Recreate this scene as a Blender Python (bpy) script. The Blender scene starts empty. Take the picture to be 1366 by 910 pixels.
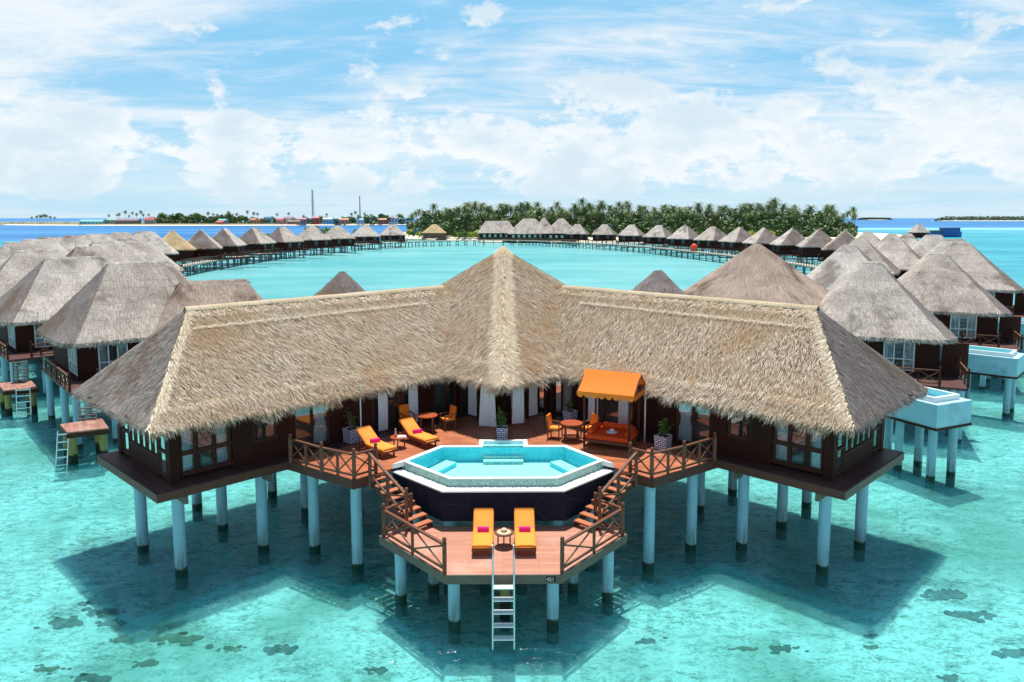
import bpy, math, random
import numpy as np
from mathutils import Vector, Matrix, noise as mnoise
R = math.radians
PI = math.pi
random.seed(7)
rng = np.random.default_rng(7)
scene = bpy.context.scene
col = scene.collection

# ------------------------------------------------------------------ camera
F, PX, PY, HZ, H = 1000.0, 683.0, 402.0, 291.0, 12.0
WZ = -0.5           # water level
PITCH = math.atan((PY - HZ) / F)
YAW = math.atan(12.0 / F)
cam_d = bpy.data.cameras.new('camera')
cam = bpy.data.objects.new('camera', cam_d)
col.objects.link(cam)
cam.location = (0, 0, H)
cam.rotation_euler = (PI / 2 - PITCH, 0, -YAW)
cam_d.sensor_width = 36
cam_d.lens = F / 1366 * 36
cam_d.shift_y = (PY - 455.0) / 1366
cam_d.clip_start = 0.5
cam_d.clip_end = 120000
scene.camera = cam
cp, sp = math.cos(PITCH), math.sin(PITCH)
cy, sy = math.cos(YAW), math.sin(YAW)
RV, FV, UV_ = (cy, -sy, 0), (sy * cp, cy * cp, -sp), (sy * sp, cy * sp, cp)


def ray(px, py):
    u, v = (px - PX) / F, (py - PY) / F
    return [FV[i] + u * RV[i] - v * UV_[i] for i in range(3)]


def atz(px, py, z):
    d = ray(px, py)
    t = (z - H) / d[2]
    return Vector((d[0] * t, d[1] * t, z))


def aty(px, py, Y):
    d = ray(px, py)
    t = Y / d[1]
    return Vector((d[0] * t, Y, H + d[2] * t))


# ------------------------------------------------------------------ render settings
scene.view_settings.view_transform = 'Standard'
scene.view_settings.look = 'None'
scene.view_settings.gamma = 1
scene.view_settings.exposure = 0.25
scene.view_settings.use_curve_mapping = False
scene.render.engine = 'CYCLES'
cyc = scene.cycles
cyc.max_bounces = 8
cyc.transparent_max_bounces = 24
cyc.sample_clamp_indirect = 4
cyc.use_denoising = True

# ------------------------------------------------------------------ mesh builder


class MB:
    def __init__(self):
        self.v, self.f, self.m, self.uv = [], [], [], []
        self.sm = []

    def face(self, pts, mi=0, uv=None, smooth=False):
        b = len(self.v)
        self.v.extend([tuple(p) for p in pts])
        self.f.append(tuple(range(b, b + len(pts))))
        self.m.append(mi)
        self.uv.append(uv)
        self.sm.append(smooth)

    def idx(self, vs, fs, mi=0, uvs=None, smooth=False):
        b = len(self.v)
        self.v.extend([tuple(p) for p in vs])
        for k, f in enumerate(fs):
            self.f.append(tuple(i + b for i in f))
            self.m.append(mi if not isinstance(mi, (list, tuple)) else mi[k])
            self.uv.append(uvs[k] if uvs else None)
            self.sm.append(smooth)

    def box(self, c, s, rz=0.0, mi=0, M=None):
        hx, hy, hz = s[0] / 2, s[1] / 2, s[2] / 2
        vs = [(x, y, z) for z in (-hz, hz) for y in (-hy, hy) for x in (-hx, hx)]
        if M is None:
            M = Matrix.Rotation(rz, 3, 'Z')
        c = Vector(c)
        vs = [c + M @ Vector(p) for p in vs]
        self.idx(vs, [(0, 2, 3, 1), (4, 5, 7, 6), (0, 1, 5, 4), (2, 6, 7, 3), (0, 4, 6, 2), (1, 3, 7, 5)], mi)

    def bar(self, p0, p1, w, h, mi=0):
        p0, p1 = Vector(p0), Vector(p1)
        d = p1 - p0
        L = d.length
        x = d.normalized()
        up = Vector((0, 0, 1)) if abs(x.z) < .95 else Vector((0, 1, 0))
        y = up.cross(x).normalized()
        z = x.cross(y)
        M = Matrix((x, y, z)).transposed()
        self.box((p0 + p1) / 2, (L, w, h), M=M, mi=mi)

    def tube(self, pts, rad, n=8, mi=0, cap=True, smooth=True):
        pts = [Vector(p) for p in pts]
        if not isinstance(rad, (list, tuple)):
            rad = [rad] * len(pts)
        vs, fs = [], []
        for i, p in enumerate(pts):
            d = (pts[min(i + 1, len(pts) - 1)] - pts[max(i - 1, 0)]).normalized()
            up = Vector((0, 0, 1)) if abs(d.z) < .9 else Vector((1, 0, 0))
            a = up.cross(d).normalized()
            b = d.cross(a)
            for k in range(n):
                t = 2 * PI * k / n
                vs.append(p + (a * math.cos(t) + b * math.sin(t)) * rad[i])
        for i in range(len(pts) - 1):
            for k in range(n):
                k2 = (k + 1) % n
                fs.append((i * n + k, i * n + k2, (i + 1) * n + k2, (i + 1) * n + k))
        self.idx(vs, fs, mi, smooth=smooth)
        if cap:
            self.idx(vs[:n][::-1], [tuple(range(n))], mi)
            self.idx(vs[-n:], [tuple(range(n))], mi)

    def lathe(self, prof, c=(0, 0, 0), n=16, mi=0, smooth=True):
        c = Vector(c)
        vs, fs = [], []
        for r, z in prof:
            for k in range(n):
                t = 2 * PI * k / n
                vs.append(c + Vector((r * math.cos(t), r * math.sin(t), z)))
        for i in range(len(prof) - 1):
            for k in range(n):
                k2 = (k + 1) % n
                fs.append((i * n + k, i * n + k2, (i + 1) * n + k2, (i + 1) * n + k))
        self.idx(vs, fs, mi, smooth=smooth)

    def prism(self, poly, z0, z1, mi=0, mside=None):
        n = len(poly)
        a = sum(poly[i][0] * poly[(i + 1) % n][1] - poly[(i + 1) % n][0] * poly[i][1] for i in range(n))
        if a < 0:
            poly = poly[::-1]
        lo = [(p[0], p[1], z0) for p in poly]
        hi = [(p[0], p[1], z1) for p in poly]
        ms = mi if mside is None else mside
        self.idx(lo + hi, [tuple(range(n - 1, -1, -1)), tuple(range(n, 2 * n))] + [(i, (i + 1) % n, n + (i + 1) % n, n + i) for i in range(n)],
                 [mi, mi] + [ms] * n)

    def sphere(self, c, r, nu=10, nv=7, mi=0, sc=(1, 1, 1)):
        prof = [(r * max(math.sin(PI * i / nv), 1e-4), -r * math.cos(PI * i / nv)) for i in range(nv + 1)]
        b = len(self.v)
        self.lathe(prof, (0, 0, 0), nu, mi)
        for i in range(b, len(self.v)):
            p = self.v[i]
            self.v[i] = (c[0] + p[0] * sc[0], c[1] + p[1] * sc[1], c[2] + p[2] * sc[2])

    def strands(self, V, uv0, mi):
        """V: (n,3,3) triangles as a numpy array"""
        n = len(V)
        b = len(self.v)
        self.v.extend(map(tuple, V.reshape(-1, 3).tolist()))
        self.f.extend([(b + 3 * i, b + 3 * i + 1, b + 3 * i + 2) for i in range(n)])
        self.m.extend([mi] * n)
        self.uv.extend([None] * n)
        self.sm.extend([False] * n)

    def mesh(self, name, mats):
        me = bpy.data.meshes.new(name)
        me.from_pydata(self.v, [], self.f)
        for m in (mats if isinstance(mats, (list, tuple)) else [mats]):
            me.materials.append(m)
        me.polygons.foreach_set('material_index', self.m)
        me.polygons.foreach_set('use_smooth', self.sm)
        if any(u is not None for u in self.uv):
            lay = me.uv_layers.new(name='UVMap')
            flat = []
            for f, u in zip(self.f, self.uv):
                if u is None:
                    flat.extend([0.0, 0.0] * len(f))
                else:
                    for q in u:
                        flat.extend(q)
            lay.data.foreach_set('uv', flat)
        me.update()
        return me

    def build(self, name, mats, parent=None, world=True, label=None):
        o = bpy.data.objects.new(name, self.mesh(name, mats))
        col.objects.link(o)
        if parent is not None:
            o.parent = parent
            if world:                       # vertices are in world space: undo the offset of the thing they belong to
                off = Vector((0, 0, 0))
                p = parent
                while p is not None:
                    off += p.location
                    p = p.parent
                o.location = -off
        if label:
            o['label'] = label
        return o


def tag(o, label=None, cat=None, group=None, kind=None):
    if label:
        o['label'] = label
    if cat:
        o['category'] = cat
    if group:
        o['group'] = group
    if kind:
        o['kind'] = kind
    return o


def thing(name, label, cat, loc=(0, 0, 0), rz=0.0, group=None):
    o = bpy.data.objects.new(name, None)
    o.empty_display_size = .3
    col.objects.link(o)
    o.location = loc
    o.rotation_euler = (0, 0, rz)
    return tag(o, label, cat, group)


def copy_tree(o, parent=None):
    c = o.copy()
    col.objects.link(c)
    if parent is not None:
        c.parent = parent
    for ch in list(o.children):
        copy_tree(ch, c)
    return c


def inset(poly, d):
    """inset a convex CCW polygon by d (number or one number per edge)"""
    n = len(poly)
    ds = d if isinstance(d, (list, tuple)) else [d] * n
    L = []
    for i in range(n):
        a, b = Vector(poly[i]), Vector(poly[(i + 1) % n])
        t = (b - a).normalized()
        nn = Vector((-t.y, t.x))
        L.append((a + nn * ds[i], t))
    out = []
    for i in range(n):
        (p, t), (q, s) = L[i - 1], L[i]
        den = t.x * s.y - t.y * s.x
        k = ((q.x - p.x) * s.y - (q.y - p.y) * s.x) / den
        out.append((p.x + t.x * k, p.y + t.y * k))
    return out


# ------------------------------------------------------------------ materials
def srgb(r, g, b):
    def f(c):
        c /= 255
        return c / 12.92 if c <= .04045 else ((c + .055) / 1.055) ** 2.4
    return (f(r), f(g), f(b), 1)


class NT:
    def __init__(self, name):
        self.mat = bpy.data.materials.new(name)
        self.mat.use_nodes = True
        self.t = self.mat.node_tree
        self.t.nodes.clear()
        self.out = self.n('ShaderNodeOutputMaterial')

    def n(self, typ, **kw):
        nd = self.t.nodes.new(typ)
        for k, v in kw.items():
            setattr(nd, k, v)
        return nd

    def l(self, a, b):
        self.t.links.new(a, b)

    def setin(self, sock, v):
        if hasattr(v, 'is_linked') or isinstance(v, bpy.types.NodeSocket):
            self.l(v, sock)
        else:
            sock.default_value = v

    def noise(self, vec, scale, detail=4, rough=.55, dist=0.0):
        nd = self.n('ShaderNodeTexNoise')
        if vec is not None:
            self.l(vec, nd.inputs['Vector'])
        nd.inputs['Scale'].default_value = scale
        nd.inputs['Detail'].default_value = detail
        nd.inputs['Roughness'].default_value = rough
        nd.inputs['Distortion'].default_value = dist
        return nd.outputs['Fac']

    def ramp(self, fac, stops):
        nd = self.n('ShaderNodeValToRGB')
        e = nd.color_ramp.elements
        while len(e) > 1:
            e.remove(e[-1])
        e[0].position = stops[0][0]
        e[0].color = stops[0][1]
        for p, c in stops[1:]:
            q = e.new(p)
            q.color = c
        self.l(fac, nd.inputs['Fac'])
        return nd.outputs['Color']

    def mix(self, fac, a, b, mode='MIX'):
        nd = self.n('ShaderNodeMix', data_type='RGBA', blend_type=mode)
        self.setin(nd.inputs[0], fac)
        self.setin(nd.inputs[6], a)
        self.setin(nd.inputs[7], b)
        return nd.outputs[2]

    def math(self, op, a, b=0.0, clamp=False):
        nd = self.n('ShaderNodeMath', operation=op, use_clamp=clamp)
        self.setin(nd.inputs[0], a)
        self.setin(nd.inputs[1], b)
        return nd.outputs[0]

    def mapr(self, v, a, b, c=0.0, d=1.0):
        nd = self.n('ShaderNodeMapRange')
        nd.interpolation_type = 'SMOOTHSTEP'
        self.setin(nd.inputs[0], v)
        for i, x in enumerate((a, b, c, d)):
            nd.inputs[i + 1].default_value = x
        return nd.outputs[0]

    def mapping(self, vec, sc=(1, 1, 1), rot=(0, 0, 0), loc=(0, 0, 0)):
        nd = self.n('ShaderNodeMapping')
        self.l(vec, nd.inputs[0])
        nd.inputs['Scale'].default_value = sc
        nd.inputs['Rotation'].default_value = rot
        nd.inputs['Location'].default_value = loc
        return nd.outputs[0]

    def pos(self):
        return self.n('ShaderNodeNewGeometry').outputs['Position']

    def obj(self):
        return self.n('ShaderNodeTexCoord').outputs['Object']

    def uv(self):
        return self.n('ShaderNodeTexCoord').outputs['UV']

    def bump(self, h, strength=.4, dist=.05):
        nd = self.n('ShaderNodeBump')
        self.l(h, nd.inputs['Height'])
        nd.inputs['Strength'].default_value = strength
        nd.inputs['Distance'].default_value = dist
        return nd.outputs['Normal']

    def pbsdf(self, color, rough=.6, normal=None, spec=.4, metal=0.0, **kw):
        nd = self.n('ShaderNodeBsdfPrincipled')
        self.setin(nd.inputs['Base Color'], color)
        self.setin(nd.inputs['Roughness'], rough)
        nd.inputs['Specular IOR Level'].default_value = spec
        nd.inputs['Metallic'].default_value = metal
        if normal is not None:
            self.l(normal, nd.inputs['Normal'])
        for k, v in kw.items():
            nd.inputs[k].default_value = v
        self.l(nd.outputs[0], self.out.inputs['Surface'])
        return nd


def dk(c, k):
    return (c[0] * k, c[1] * k, c[2] * k, 1)


def simple(name, c, rough=.6, var=.25, scale=6.0, spec=.4, bump=.15, metal=0.0, grime=None, **kw):
    n = NT(name)
    p = n.obj()
    f = n.noise(p, scale, 5)
    cc = n.mix(f, dk(c, 1 - var), dk(c, 1 + var * .8))
    if grime:
        g = n.noise(p, scale * .25, 6, .65)
        cc = n.mix(n.mapr(g, .52, .72), cc, grime)
    n.pbsdf(cc, rough, n.bump(f, bump, .02) if bump else None, spec, metal, **kw)
    return n.mat


def wood(name, c, axis='X', scale=1.0, rough=.55, var=.4, spec=.35):
    n = NT(name)
    p = n.obj()
    sc = {'X': (1.2, 14, 14), 'Y': (14, 1.2, 14), 'Z': (14, 14, 1.2)}[axis]
    f = n.noise(n.mapping(p, tuple(s * scale for s in sc)), 1.0, 6, .6, .4)
    g = n.noise(p, .9, 3)
    cc = n.mix(f, dk(c, 1 - var), dk(c, 1 + var))
    cc = n.mix(g, cc, dk(c, .8), 'MIX')
    n.pbsdf(cc, rough, n.bump(f, .25, .01), spec)
    return n.mat


def planks(name, c, width=.13, length=2.6, rot=0.0, var=.35, rough=.5, wear=None):
    n = NT(name)
    p = n.mapping(n.pos(), (1, 1, 1), (0, 0, rot))
    b = n.n('ShaderNodeTexBrick')
    n.l(p, b.inputs['Vector'])
    b.inputs['Scale'].default_value = 1
    b.inputs['Brick Width'].default_value = length
    b.inputs['Row Height'].default_value = width
    b.inputs['Mortar Size'].default_value = .006
    b.inputs['Mortar Smooth'].default_value = .2
    b.inputs['Bias'].default_value = 0
    b.inputs['Color1'].default_value = dk(c, 1 - var)
    b.inputs['Color2'].default_value = dk(c, 1 + var)
    b.inputs['Mortar'].default_value = dk(c, .18)
    gr = n.noise(n.mapping(p, (2.0, 40, 10)), 1.0, 6, .65, .3)
    cc = n.mix(.35, b.outputs['Color'], n.mix(gr, dk(c, .55), dk(c, 1.5)))
    if wear:
        cc = n.mix(n.mapr(n.noise(p, .8, 6, .65), .45, .7), cc, wear)
    n.pbsdf(cc, rough, n.bump(n.math('SUBTRACT', gr, n.math('MULTIPLY', b.outputs['Fac'], 2.0)), .3, .01), .35)
    return n.mat


def thatch(name, cols, strand=False, patch=None, courses=0.0, big=.5, patch_rng=(.5, .66), vary=False):
    """cols: dark, mid, light"""
    n = NT(name)
    d, m, li = cols
    ob = n.pos()
    if strand:
        rnd = n.n('ShaderNodeNewGeometry').outputs['Random Per Island']
        cc = n.ramp(rnd, [(0, dk(d, .4)), (.2, d), (.42, m), (.75, li), (1, dk(li, 1.1))])
        nz = n.noise(ob, .45, 4)
        cc = n.mix(n.mapr(nz, .38, .62), cc, n.mix(.5, cc, m))
        if patch:
            cc = n.mix(n.math('MULTIPLY', n.mapr(n.noise(ob, .28, 6, .62, .6), *patch_rng), .75), cc, patch)
        if vary:
            oi = n.n('ShaderNodeObjectInfo').outputs['Random']
            cc = n.mix(n.math('MULTIPLY', oi, .55), cc, n.mix(1.0, cc, (.70, .64, .58, 1), 'MULTIPLY'))
        n.pbsdf(cc, .8, None, .15)
        return n.mat
    uv = n.uv()
    f = n.noise(n.mapping(uv, (11, 1.7, 1)), 1.0, 6, .65, .5)
    f2 = n.noise(n.mapping(uv, (34, 4.5, 1)), 1.0, 4, .6)
    h = n.math('ADD', n.math('MULTIPLY', f, .55), n.math('MULTIPLY', f2, .45))
    cc = n.ramp(h, [(.33, d), (.47, m), (.62, li)])
    nz = n.noise(ob, big, 5, .6)
    cc = n.mix(n.mapr(nz, .35, .7, 0, .45), cc, d)
    if courses:
        s = n.n('ShaderNodeSeparateXYZ')
        n.l(uv, s.inputs[0])
        wv = n.math('FRACT', n.math('ADD', n.math('MULTIPLY', s.outputs['Y'], courses), n.math('MULTIPLY', n.noise(n.mapping(uv, (.9, .3, 1)), 1.0, 4), .8)))
        ln = n.math('MULTIPLY', n.mapr(wv, .0, .16, 1, 0), n.mapr(n.noise(n.mapping(uv, (1.5, 2, 1)), 1.0, 3), .4, .6))
        cc = n.mix(n.math('MULTIPLY', ln, .45), cc, dk(d, .6))
    if patch:
        cc = n.mix(n.math('MULTIPLY', n.mapr(n.noise(ob, .28, 6, .62, .6), *patch_rng), .8), cc, patch)
    if vary:
        oi = n.n('ShaderNodeObjectInfo').outputs['Random']
        cc = n.mix(n.math('MULTIPLY', oi, .55), cc, n.mix(1.0, cc, (.70, .64, .58, 1), 'MULTIPLY'))
    n.pbsdf(cc, .85, n.bump(h, .9, .05), .1)
    return n.mat


M = {}
STRAW = (srgb(126, 103, 82), srgb(196, 172, 143), srgb(243, 230, 209))
UNDER = (srgb(92, 70, 50), srgb(140, 112, 84), srgb(190, 162, 128))
GREY = (srgb(116, 106, 99), srgb(192, 182, 173), srgb(240, 233, 225))
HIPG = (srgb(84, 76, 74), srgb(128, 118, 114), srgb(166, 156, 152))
HIPL = (srgb(106, 96, 90), srgb(154, 143, 135), srgb(190, 180, 171))
BROWN = (srgb(104, 88, 78), srgb(168, 148, 134), srgb(212, 194, 180))
GOLD = (srgb(138, 112, 80), srgb(200, 172, 128), srgb(230, 206, 166))
M['straw'] = thatch('straw_thatch', UNDER)
M['straw_s'] = thatch('straw_strands', STRAW, True, patch=srgb(186, 150, 112), patch_rng=(.5, .72))
M['ridge'] = thatch('ridge_straw', (srgb(168, 142, 112), srgb(214, 190, 158), srgb(238, 222, 196)))
M['ridge_s'] = thatch('ridge_strands', (srgb(190, 164, 130), srgb(232, 212, 182), srgb(250, 240, 222)), True)
M['hip'] = thatch('weathered_thatch', HIPG, patch=srgb(112, 92, 76))
M['hip_s'] = thatch('weathered_strands', HIPG, True, patch=srgb(112, 92, 76))
M['hipl'] = thatch('left_hip_thatch', HIPL, patch=srgb(138, 110, 90), patch_rng=(.50, .62))
M['hipl_s'] = thatch('left_hip_strands', HIPL, True, patch=srgb(138, 110, 90), patch_rng=(.50, .62))
M['grey'] = thatch('grey_thatch', GREY, patch=srgb(122, 112, 104), courses=1.6, patch_rng=(.52, .66), vary=True)
M['grey_s'] = thatch('grey_strands', GREY, True, patch=srgb(116, 104, 96), patch_rng=(.52, .66), vary=True)
M['brown'] = thatch('brown_thatch', BROWN, patch=srgb(88, 68, 54))
M['brown_s'] = thatch('brown_strands', BROWN, True, patch=srgb(88, 68, 54))
M['gold'] = thatch('golden_thatch', GOLD)
M['gold_s'] = thatch('golden_strands', GOLD, True)
M['soffit'] = simple('dark_soffit_thatch', srgb(96, 72, 48), .9, .3, 8)  # dark brown thatch on the eave undersides
M['dwood'] = wood('dark_stained_wood', srgb(78, 44, 32), 'Z', rough=.65, spec=.18)
M['dwall'] = wood('dark_wall_boards', srgb(62, 34, 27), 'Z', rough=.7, spec=.12)
M['rwood'] = wood('red_brown_wood', srgb(122, 74, 54), 'X', rough=.45)
M['floor'] = planks('dark_floor_planks', srgb(92, 58, 56), .14, 3, R(45))
M['deck'] = planks('sunny_deck_planks', srgb(172, 98, 64), .14, 2.4, 0, .36, .45, wear=srgb(188, 122, 88))
M['ldeck'] = planks('pale_deck_planks', srgb(192, 134, 110), .11, 2.2, 0, .25, .5, wear=srgb(196, 154, 134))
M['splank'] = planks('worn_platform_planks', srgb(156, 108, 92), .2, 3, R(60), .35, .6, wear=srgb(186, 156, 140))
M['tealpost'] = simple('sea_worn_trestle', srgb(92, 116, 116), .8, .2, 1)
M['fascia'] = wood('fascia_board', srgb(104, 62, 50), 'X')
M['oldwood'] = wood('weathered_grey_wood', srgb(120, 104, 92), 'X', rough=.75)
M['white'] = simple('white_render', srgb(236, 236, 234), .5, .05, 5)
M['whitef'] = simple('white_window_frame', srgb(214, 222, 226), .45, .06, 5)
M['curtain'] = simple('white_curtain_cloth', srgb(226, 230, 234), .85, .06, 5)
M['orange'] = simple('orange_canvas', srgb(244, 128, 44), .75, .08, 3, .2, .25)
M['dorange'] = simple('deep_orange_cushion', srgb(226, 84, 34), .8, .08, 4, .2, .2)
M['corange'] = simple('chair_orange_cloth', srgb(244, 132, 40), .75, .08, 4, .2)
M['yellow'] = simple('golden_yellow_mattress', srgb(251, 154, 62), .75, .06, 3, .2, .2)
M['pink'] = simple('magenta_towel', srgb(232, 44, 130), .9, .12, 30, .1, .4)
M['twood'] = wood('orange_teak', srgb(176, 84, 46), 'X', rough=.4)
M['steel'] = simple('brushed_steel', (.72, .74, .76, 1), .28, .05, 9, .5, .05, 1.0)
M['rungw'] = simple('white_ladder_treads', srgb(236, 238, 238), .35, .04, 9)
M['hat'] = simple('straw_hat', srgb(222, 198, 158), .8, .15, 40)
M['hatband'] = simple('hat_band', srgb(70, 60, 70), .7)
M['pebble'] = simple('white_pebbles', srgb(240, 240, 236), .6, .12, 30, .3, .9)
M['leaf'] = simple('potted_leaves', srgb(74, 112, 40), .45, .4, 5, .4, 0)
M['soil'] = simple('potting_soil', srgb(52, 40, 32), .95)
M['dark'] = simple('dark_interior', srgb(42, 32, 30), .8)
M['coral'] = simple('coral_rock', srgb(72, 68, 58), .9, .8, 5.0, .1, 1.0, grime=srgb(28, 34, 32))
M['coraly'] = simple('mossy_coral', srgb(108, 96, 44), .9, .8, 5.0, .1, 1.0, grime=srgb(48, 48, 28))
M['blueboat'] = simple('blue_boat_paint', srgb(28, 92, 168), .45, .12, .6)
M['bhut'] = simple('brown_hut_wall', srgb(120, 88, 70), .8, .15, 2)
M['walk'] = planks('bleached_walkway', srgb(186, 170, 156), .5, 3, 0, .2, .7)
M['deckstep'] = wood('sunny_step', srgb(196, 122, 84), 'X', 1.0, .45, .25)
M['boatroof'] = simple('boat_roof', srgb(150, 138, 160), .6)
M['trunk'] = wood('palm_trunk', srgb(142, 128, 108), 'Z', .6, .9)
M['sandm'] = simple('coral_sand', srgb(236, 222, 196), .9, .1, .3, .1)
M['spit'] = simple('scrubby_spit_ground', srgb(142, 140, 116), .95, .35, .02, .1, 0)
M['mast'] = simple('mast_steel', srgb(118, 110, 116), .6)
M['bwhite'] = simple('buoy_white', srgb(238, 236, 232), .5)
M['bred'] = simple('buoy_orange', srgb(238, 76, 40), .5)


def stilt_mat():
    n = NT('painted_stilt')
    p = n.pos()
    s = n.n('ShaderNodeSeparateXYZ')
    n.l(p, s.inputs[0])
    f = n.noise(p, 3.0, 5)
    c = n.mix(f, srgb(136, 184, 202), srgb(166, 206, 218))
    streak = n.noise(n.mapping(p, (5, 5, .5)), 1.0, 5, .6)
    c = n.mix(n.mapr(streak, .55, .8, 0, .5), c, srgb(104, 150, 166))
    z = n.math('ADD', s.outputs['Z'], n.math('MULTIPLY', n.math('SUBTRACT', f, .5), .22))
    chip = n.mapr(n.noise(p, 7.0, 6, .7), .60, .66)
    c = n.mix(n.math('MULTIPLY', chip, .5), c, srgb(150, 146, 134))
    tide = n.math('MULTIPLY', n.mapr(z, WZ + .1, WZ + 1.1, .75, 0), n.mapr(n.noise(n.mapping(p, (7, 7, .8)), 1.0, 6, .65), .35, .65))
    c = n.mix(tide, c, srgb(92, 116, 96))
    c = n.mix(n.mapr(z, WZ + .02, WZ + .12, 1, 0), c, srgb(56, 66, 40))
    n.pbsdf(c, .6, n.bump(f, .1, .02), .3)
    return n.mat


M['stilt'] = stilt_mat()


def old_stilt_mat():
    n = NT('rusty_stilt')
    p = n.pos()
    s = n.n('ShaderNodeSeparateXYZ')
    n.l(p, s.inputs[0])
    f = n.noise(p, 3.0, 5)
    c = n.mix(f, srgb(128, 122, 74), srgb(168, 156, 96))
    z = n.math('ADD', s.outputs['Z'], n.math('MULTIPLY', n.math('SUBTRACT', f, .5), .3))
    c = n.mix(n.mapr(z, WZ + .3, WZ + .45, 1, 0), c, srgb(44, 46, 34))
    n.pbsdf(c, .8, n.bump(f, .3, .02), .2)
    return n.mat


M['ostilt'] = old_stilt_mat()


def glass(name, tint, body, refl=1.0):
    n = NT(name)
    tr = n.n('ShaderNodeBsdfTransparent')
    tr.inputs[0].default_value = tint
    df = n.n('ShaderNodeBsdfDiffuse')
    df.inputs[0].default_value = body
    gl = n.n('ShaderNodeBsdfGlossy')
    gl.inputs['Roughness'].default_value = .03
    m1 = n.n('ShaderNodeMixShader')
    m1.inputs[0].default_value = .08
    n.l(tr.outputs[0], m1.inputs[1])
    n.l(df.outputs[0], m1.inputs[2])
    fr = n.n('ShaderNodeFresnel')
    fr.inputs[0].default_value = 1.5
    m2 = n.n('ShaderNodeMixShader')
    n.l(n.math('ADD', n.math('MULTIPLY', fr.outputs[0], refl), .1, True), m2.inputs[0])
    n.l(m1.outputs[0], m2.inputs[1])
    n.l(gl.outputs[0], m2.inputs[2])
    n.l(m2.outputs[0], n.out.inputs[0])
    return n.mat


M['glass'] = glass('window_glass', (.72, .82, .84, 1), (.2, .35, .36, 1))


def brick_pot():
    n = NT('white_brick_planter')
    b = n.n('ShaderNodeTexBrick')
    uv = n.uv()
    n.l(uv, b.inputs['Vector'])
    b.inputs['Scale'].default_value = 1
    b.inputs['Brick Width'].default_value = .2
    b.inputs['Row Height'].default_value = .085
    b.inputs['Mortar Size'].default_value = .016
    b.inputs['Color1'].default_value = srgb(226, 228, 240)
    b.inputs['Color2'].default_value = srgb(206, 210, 232)
    b.inputs['Mortar'].default_value = srgb(36, 38, 78)
    n.pbsdf(b.outputs['Color'], .6)
    return n.mat


M['pot'] = brick_pot()


def mosaic(name, c1, c2, sc=26.0):
    n = NT(name)
    v = n.n('ShaderNodeTexVoronoi')
    v.distance = 'CHEBYCHEV'
    n.l(n.pos(), v.inputs['Vector'])
    v.inputs['Scale'].default_value = sc
    v.inputs['Randomness'].default_value = .15
    s = n.n('ShaderNodeSeparateColor')
    n.l(v.outputs['Color'], s.inputs[0])
    n.pbsdf(n.mix(s.outputs[0], c1, c2), .25, None, .5)
    return n.mat


M['mosaic'] = mosaic('green_mosaic', srgb(110, 160, 150), srgb(176, 212, 204))
M['ptile'] = mosaic('pool_tile', srgb(206, 250, 252), srgb(222, 253, 254), 18)
M['ptile2'] = mosaic('plunge_tile', srgb(96, 214, 232), srgb(130, 230, 242), 18)
M['pside'] = mosaic('pool_side_tile', srgb(40, 196, 208), srgb(78, 220, 228), 22)


def dark_wall():
    n = NT('dark_pool_wall')
    p = n.pos()
    f = n.noise(p, 1.4, 6, .6)
    v = n.n('ShaderNodeTexVoronoi')
    v.feature = 'DISTANCE_TO_EDGE'
    n.l(n.mapping(p, (.6, .6, .35)), v.inputs['Vector'])
    v.inputs['Scale'].default_value = 1.2
    ln = n.mapr(v.outputs['Distance'], .0, .012, 1, 0)
    c = n.mix(f, srgb(14, 18, 34), srgb(32, 36, 54))
    c = n.mix(n.math('MULTIPLY', ln, .25), c, srgb(84, 82, 90))
    c = n.mix(n.mapr(n.noise(p, 2.2, 3), .68, .76, 0, .5), c, srgb(66, 64, 70))
    n.pbsdf(c, .55, n.bump(f, .05, .02), .12)
    return n.mat


M['pwall'] = dark_wall()


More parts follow.
